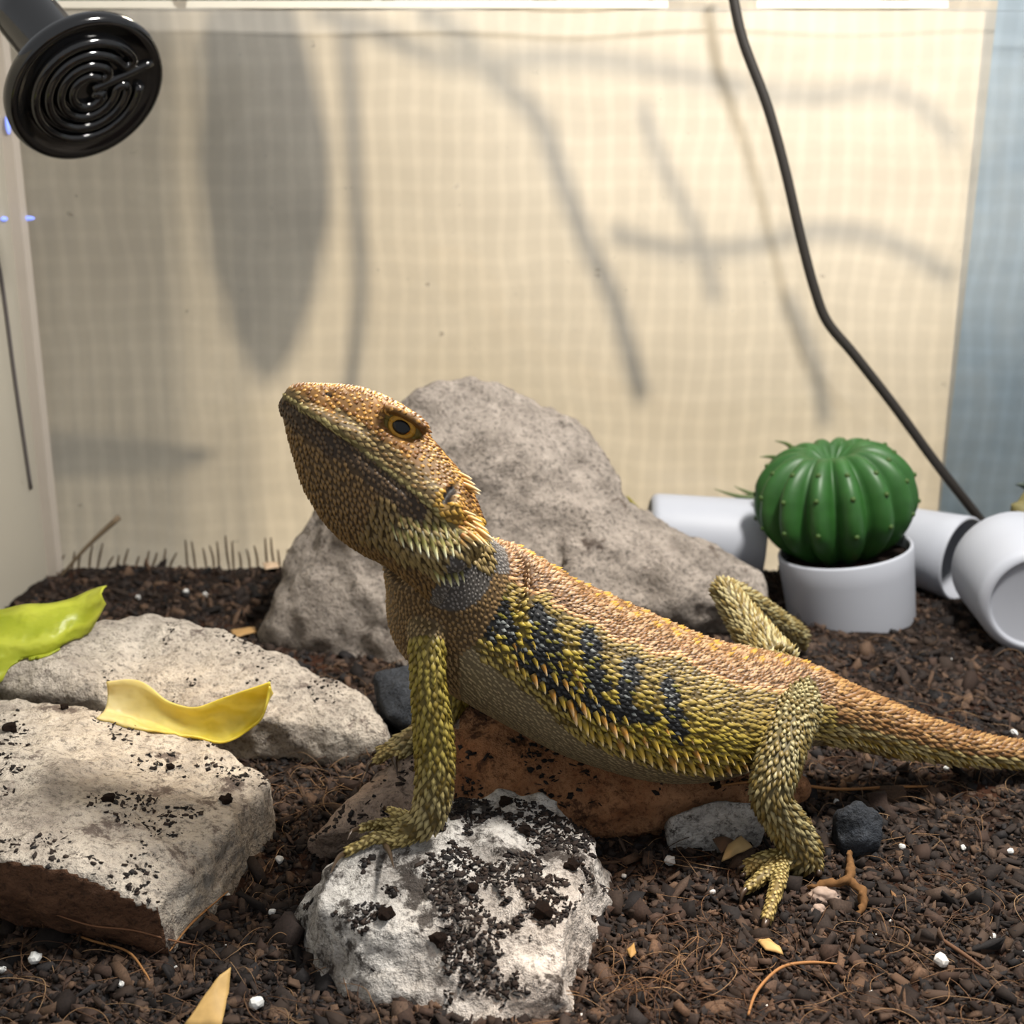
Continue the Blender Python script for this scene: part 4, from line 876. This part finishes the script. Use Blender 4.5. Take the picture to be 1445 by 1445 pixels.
def scatter(name, pts, sizes, tilt, pal, m, label, cat, top=True):
    ok = np.array([not buried(p) for p in pts]); pts = pts[ok]; sizes = np.asarray(sizes)[ok]
    n = len(pts); R = rot_rand(n, tilt); Vs = []; Fs = []; Cs = []; pi = RNG.integers(0, len(pal), n); ti = RNG.integers(0, len(CH_T), n)
    for i in range(n):
        b, f = CH_T[ti[i]]; Vs.append(b @ R[i].T * sizes[i] + pts[i]); Fs.append(f + 8 * i); Cs.append(np.tile(pal[pi[i]] * RNG.uniform(.7, 1.3), (8, 1)))
    o = link(name, np_mesh(name, np.concatenate(Vs), np.concatenate(Fs), np.concatenate(Cs)), m, None, False)
    return tag(o, label, cat, kind='stuff')
M_CHIP = attr_mat('bark_and_coir', .85, .25, 1500, .45)
def ground_pts(n, y0=.27, y1=.733):
    out = []
    while len(out) < n:
        py = random.uniform(795, 1470) ; px = random.uniform(-20, 1465); g = G(px, py, 0)
        if not (XL + .004 < g.x < XR - .01 and y0 < g.y < y1): continue
        out.append((g.x, g.y, gz(g.x, g.y)))
    return np.array(out)
# the nearer the camera, the denser in metres: uniform over the view, sizes in metres
gp = ground_pts(46000); sz = np.exp(RNG.normal(math.log(.00098), .52, len(gp))) * np.interp(gp[:, 1], [.3, .7], [.95, 1.5]); gp[:, 2] += sz * .15
far = np.array([(x, y, gz(x, y)) for x, y in zip(RNG.uniform(XL + .004, XR - .005, 6000), RNG.uniform(.25, .734, 6000))]); scatter('bark_mulch', np.concatenate([gp, far]), np.concatenate([sz, np.full(6000, .0019)]), .75, PAL, M_CHIP, 'dark brown bark and coir crumbs covering the tank floor', 'mulch')
# single larger chips
chip_me = []
for i in range(5):
    b, f = CH_T[i]; c = PAL[[2, 3, 4, 6, 5][i]] * 1.0; me = np_mesh('bark_chip', b, f, np.tile(c, (8, 1))); me.materials.append(M_CHIP); chip_me.append(me)
n = 0
while n < 250:
    px, py = random.uniform(0, 1445), random.uniform(900, 1440); g = G(px, py, .001); h = hit(px, py, ROCKS)
    if (h - g).length > .002 or not XL + .01 < g.x or buried(g, .0045): continue
    o = bpy.data.objects.new('bark_chip', random.choice(chip_me)); COL.objects.link(o); s = random.uniform(.0019, .0040) ; o.location = (g.x, g.y, gz(g.x, g.y) + s * .3)
    o.rotation_euler = (random.gauss(0, .3), random.gauss(0, .3), random.uniform(0, 6.3)); o.scale = (s, s, s); tag(o, 'dark brown bark chip lying loose on the soil', 'bark chip', 'bark chips on the soil'); n += 1
# coir fibres
M_FIB = attr_mat('coir_fibre', .7, .3, 600, .3)
FPAL = [lin(c) for c in ((104, 76, 52), (82, 58, 40), (128, 98, 68), (70, 48, 34), (140, 112, 82))]
def fibre(bm, g, length, r, lift, ang):
    pts = []; p = Vector((g[0], g[1], g[2] + .001)); cv = random.uniform(-.5, .5)
    for k in range(6):
        pts.append(p + Vector((0, 0, lift * math.sin(math.pi * k / 5)))); ang += cv + random.uniform(-.35, .35); p = p + Vector((math.cos(ang), math.sin(ang), 0)) * (length / 5)
    tube(bm, pts, [r * .6, r, r, r, r * .8, r * .4], 4, 3)
bm = bmesh.new()
cl = bm.loops.layers.float_color.new('Col') if False else None
fg = ground_pts(1100, .27, .70); parts = [bmesh.new() for _ in FPAL]
for i, g in enumerate([g for g in fg if not buried(g, .003)]): fibre(parts[i % 5], g, random.uniform(.008, .03), random.uniform(.00008, .00019), random.uniform(.0005, .004), random.uniform(0, 6.3))
for (x, y) in ((440, 1330), (930, 1385), (1210, 1040), (460, 1100), (500, 1120), (1290, 1110), (1330, 1100), (900, 1400)):
    for k in range(26):
        g = G(x + random.gauss(0, 40), y + random.gauss(0, 22), 0)
        if buried(g, .003): continue
        fibre(parts[k % 5], (g.x, g.y, gz(g.x, g.y)), random.uniform(.008, .022), random.uniform(.00008, .00019), random.uniform(.001, .006), random.uniform(0, 6.3))
bm.free(); VV = []; FF = []; CC = []; o0 = 0
for b_, c in zip(parts, FPAL):
    me = bm_mesh('f', b_); v, nn, t = arrays(me); VV.append(v); FF.append(t + o0); CC.append(np.tile(c, (len(v), 1))); o0 += len(v); bpy.data.meshes.remove(me)
tag(link('coir_fibres', np_mesh('coir_fibres', np.concatenate(VV), np.concatenate(FF), np.concatenate(CC)), M_FIB), 'fine brown coir fibres tangled over the soil', 'fibres', kind='stuff')
def single_fibre(px, label, r=.00045, c=(150, 108, 66), lift=0):
    bm = bmesh.new(); pts = [hit(x, y, ROCKS, .0006) + Vector((0, 0, lift)) for x, y in px]; tube(bm, pts, [r * .7] + [r] * (len(pts) - 2) + [r * .5], 6, 5); me = bm_mesh('coir_strand', bm)
    tag(link('coir_strand', me, plain('coir_strand', c, .7, .3)), label, 'fibre', 'long coir strands')
single_fibre([(1055, 1445), (1068, 1410), (1100, 1378), (1140, 1370), (1180, 1372)], 'long curved tan coir strand near the white pebble', .0005, lift=.003)
single_fibre([(1300, 1315), (1330, 1335), (1360, 1355), (1395, 1380)], 'straight dark coir strand on the right of the soil', .0007, (96, 68, 48), .002)
single_fibre([(75, 1290), (95, 1320), (130, 1335), (180, 1350), (205, 1380), (212, 1392)], 'long thin coir strand trailing below the slab', .0004, lift=.002)
single_fibre([(80, 1292), (130, 1308), (190, 1315), (240, 1330), (280, 1338)], 'thin coir strand crossing the brown undercut of the slab', .0003, (122, 84, 58), .001)
single_fibre([(240, 1350), (262, 1318), (285, 1295), (320, 1265)], 'pale coir strand leaning at the slab corner', .0004, lift=.002)
single_fibre([(1000, 1118), (1080, 1110), (1180, 1120), (1260, 1117), (1320, 1116)], 'tan straw lying under the tail', .0006, (160, 112, 66), .002)
# soil crumbs on the rocks
def crumbs(name, me_obj, n, smin, smax, thr, fr, label, seed, nzmin=.55):
    Vv, N, T = arrays(me_obj.data); tv = Vv[T]; nn = N[T].mean(axis=1); ar = np.linalg.norm(np.cross(tv[:, 1] - tv[:, 0], tv[:, 2] - tv[:, 0]), axis=1); ar = ar * (nn[:, 2] > nzmin)
    pick = RNG.choice(len(T), n * 12, p=ar / ar.sum()); pts = tv[pick].mean(axis=1); keep = []
    for p in pts:
        if noise.noise(Vector(p) * fr + Vector((seed, 0, 0))) + .5 * noise.noise(Vector(p) * fr * 3) > thr: keep.append(p)
        if len(keep) >= n: break
    keep = np.array(keep); s = np.exp(RNG.uniform(math.log(smin), math.log(smax), len(keep))); keep[:, 2] += s * .2
    scatter(name, keep, s, .4, PAL[[0, 1, 2, 4, 7]], M_CHIP, label, 'soil crumbs')
crumbs('soil_crumbs', ROCK_D, 3900, .0002, .0013, .0, 60, 'dark soil crumbs scattered over the whitish rock', 3.0)
crumbs('soil_crumbs', ROCK_C, 1100, .0002, .0011, .16, 46, 'dark soil crumbs scattered over the stone slab', 9.0)
crumbs('soil_crumbs', ROCK_E, 1500, .0003, .0015, .0, 50, 'dark soil crumbs lying on the rusty rock', 5.0, .35)
crumbs('soil_crumbs', ROCK_B, 700, .0002, .0009, .2, 60, 'dark soil crumbs lying on the low flat rock', 1.0)
bm = bmesh.new(); bmesh.ops.create_icosphere(bm, subdivisions=2, radius=1)
for v in bm.verts: v.co *= .8 + .55 * noise.noise(v.co * 1.5) + .3 * noise.noise(v.co * 3.5)
lump_me = bm_mesh('soil_lump', bm); lump_me.materials.append(M_SOIL)
for k, (px, py, s) in enumerate(((155, 1130, .0030), (320, 1131, .0032), (90, 1000, .0022), (240, 1084, .0020), (15, 1030, .0034), (806, 1224, .0032), (667, 1256, .0026), (620, 1330, .0034), (545, 1293, .0036), (712, 1134, .0030), (765, 1290, .0042), (742, 1175, .0030), (1010, 1110, .0030))):
    h = hit(px, py, ROCKS); o = bpy.data.objects.new('soil_lump', lump_me); COL.objects.link(o); o.location = h + Vector((0, 0, s * .25)); o.scale = (s, s * .8, s * .7); o.rotation_euler = (.2, .1, k * 1.7)
    tag(o, 'dark soil lump resting on a rock', 'soil lump', 'soil lumps on the rocks')
# white perlite
M_PERL = plain('white_perlite', (226, 226, 222), .7, .3, 900, .2)
bm = bmesh.new(); bmesh.ops.create_icosphere(bm, subdivisions=2, radius=1)
for v in bm.verts: v.co *= 1 + .3 * noise.noise(v.co * 1.6)
perl = bm_mesh('perlite', bm); perl.materials.append(M_PERL)
spots = [(51, 1365, 2.4), (5, 1372, 1.6), (318, 1262, 1.8), (384, 1290, 1.4), (171, 1393, 1.5), (361, 1416, 2.4), (1327, 1364, 2.6), (945, 1222, 2.2), (1273, 1198, 1.6), (1424, 1197, 1.8), (1430, 1042, 2), (1232, 1130, 1.4), (1360, 1190, 1.2), (1180, 1130, 1.3), (395, 1220, 1.7), (340, 1275, 1), (1005, 1260, 1.2), (1335, 1085, 1.3), (1340, 930, 1.4), (195, 845, 1.8), (262, 842, 2), (290, 843, 1.8), (1230, 1395, 1.1), (1400, 1330, 1.2), (880, 1245, 1.0)]
spots += [(random.uniform(0, 1445), random.uniform(1180, 1440), random.uniform(.35, .7)) for _ in range(26)]
for px, py, s in spots:
    h = hit(px, py, ROCKS)
    if h.z > .006: continue
    s *= .001; o = bpy.data.objects.new('perlite_grain', perl); COL.objects.link(o); o.location = (h.x, h.y, gz(h.x, h.y) + s * 1.1); o.scale = (s, s * .8, s * .8); o.rotation_euler = (random.random(), random.random(), random.random() * 6); tag(o, 'small white perlite grain on the dark soil', 'perlite', 'perlite grains in the soil')
# dry leaf scraps
def scrap(pts, c, label, lift=.004, dz=(0,)):
    ctr = [G(x, y, lift + (dz[i % len(dz)])) for i, (x, y) in enumerate(pts)]; bm = bmesh.new(); vs = [bm.verts.new(p) for p in ctr]; m = bm.verts.new(sum(ctr, Vector()) / len(ctr) + Vector((0, 0, .0012)))
    for i in range(len(vs)): bm.faces.new((vs[i], vs[(i + 1) % len(vs)], m))
    bmesh.ops.subdivide_edges(bm, edges=bm.edges[:], cuts=3, use_grid_fill=True)
    for v in bm.verts: v.co.z += .0006 * noise.noise(v.co * 300)
    me = bm_mesh('leaf_scrap', bm); o = link('dry_leaf', me, plain('dry_leaf', c, .6, .3, 180, .25)); o.modifiers.new('t', 'SOLIDIFY').thickness = .0004; tag(o, label, 'dry leaf', None)
scrap([(325, 1366), (322, 1400), (312, 1450), (258, 1450), (285, 1412), (310, 1376)], (206, 168, 104), 'dry tan leaf standing upright in the front soil', .006, (.008, .004, 0, 0, .004, .008))
scrap([(1046, 1180), (1062, 1196), (1040, 1206), (1018, 1216), (1028, 1192)], (196, 164, 112), 'tan dry leaf flake beside the hind foot', .005, (.003, .002, 0, 0, .001))
scrap([(1000, 1176), (1030, 1180), (1040, 1186), (1018, 1204)], (112, 86, 66), 'brown dry leaf flake behind the tan flake', .004)
scrap([(1068, 1326), (1085, 1324), (1100, 1335), (1106, 1346), (1080, 1340)], (206, 172, 112), 'pale dry leaf flake under the long hind claw', .0035)
scrap([(884, 1340), (895, 1330), (898, 1345), (890, 1353)], (176, 140, 84), 'small curled leaf flake beside the whitish rock', .005)
scrap([(1256, 1255), (1264, 1262), (1270, 1285), (1262, 1280)], (140, 104, 70), 'narrow brown leaf flake right of the twisted root', .004)
scrap([(325, 888), (360, 884), (362, 892), (330, 900)], (190, 150, 96), 'tan leaf flake on the soil behind the flat rock', .004)
scrap([(370, 794), (392, 792), (394, 800), (374, 803)], (226, 196, 164), 'pale wood flake at the foot of the back glass', .004)
bm = bmesh.new(); tube(bm, [G(1198, 1205, .004), G(1200, 1225, .008), G(1196, 1242, .009), G(1165, 1248, .006), G(1140, 1252, .004)], [.0010, .0014, .0016, .0013, .0007], 8, 6); tube(bm, [G(1198, 1240, .009), G(1216, 1258, .007), G(1218, 1278, .005), G(1208, 1300, .002)], [.0014, .0016, .0013, .0005], 8, 6)
for v in bm.verts: v.co += Vector((noise.noise(v.co * 500), noise.noise(v.co * 500 + Vector((5, 0, 0))), noise.noise(v.co * 500 + Vector((0, 7, 0))))) * .0013
tag(link('twisted_root', bm_mesh('root', bm), plain('brown_root', (132, 96, 60), .85, .15, 500, .5)), 'twisted golden brown root on the soil beside the hind foot', 'root')
bm = bmesh.new(); a, b_ = P(78, 822, .725), P(168, 730, .728); tube(bm, [a, (a + b_) / 2 + Vector((0, 0, .002)), b_], [.0008, .0012, .0019], 7, 4)
tag(link('twig', bm_mesh('twig', bm), plain('grey_brown_twig', (120, 104, 84), .8, .2)), 'thin grey brown twig leaning in the back left corner', 'twig')
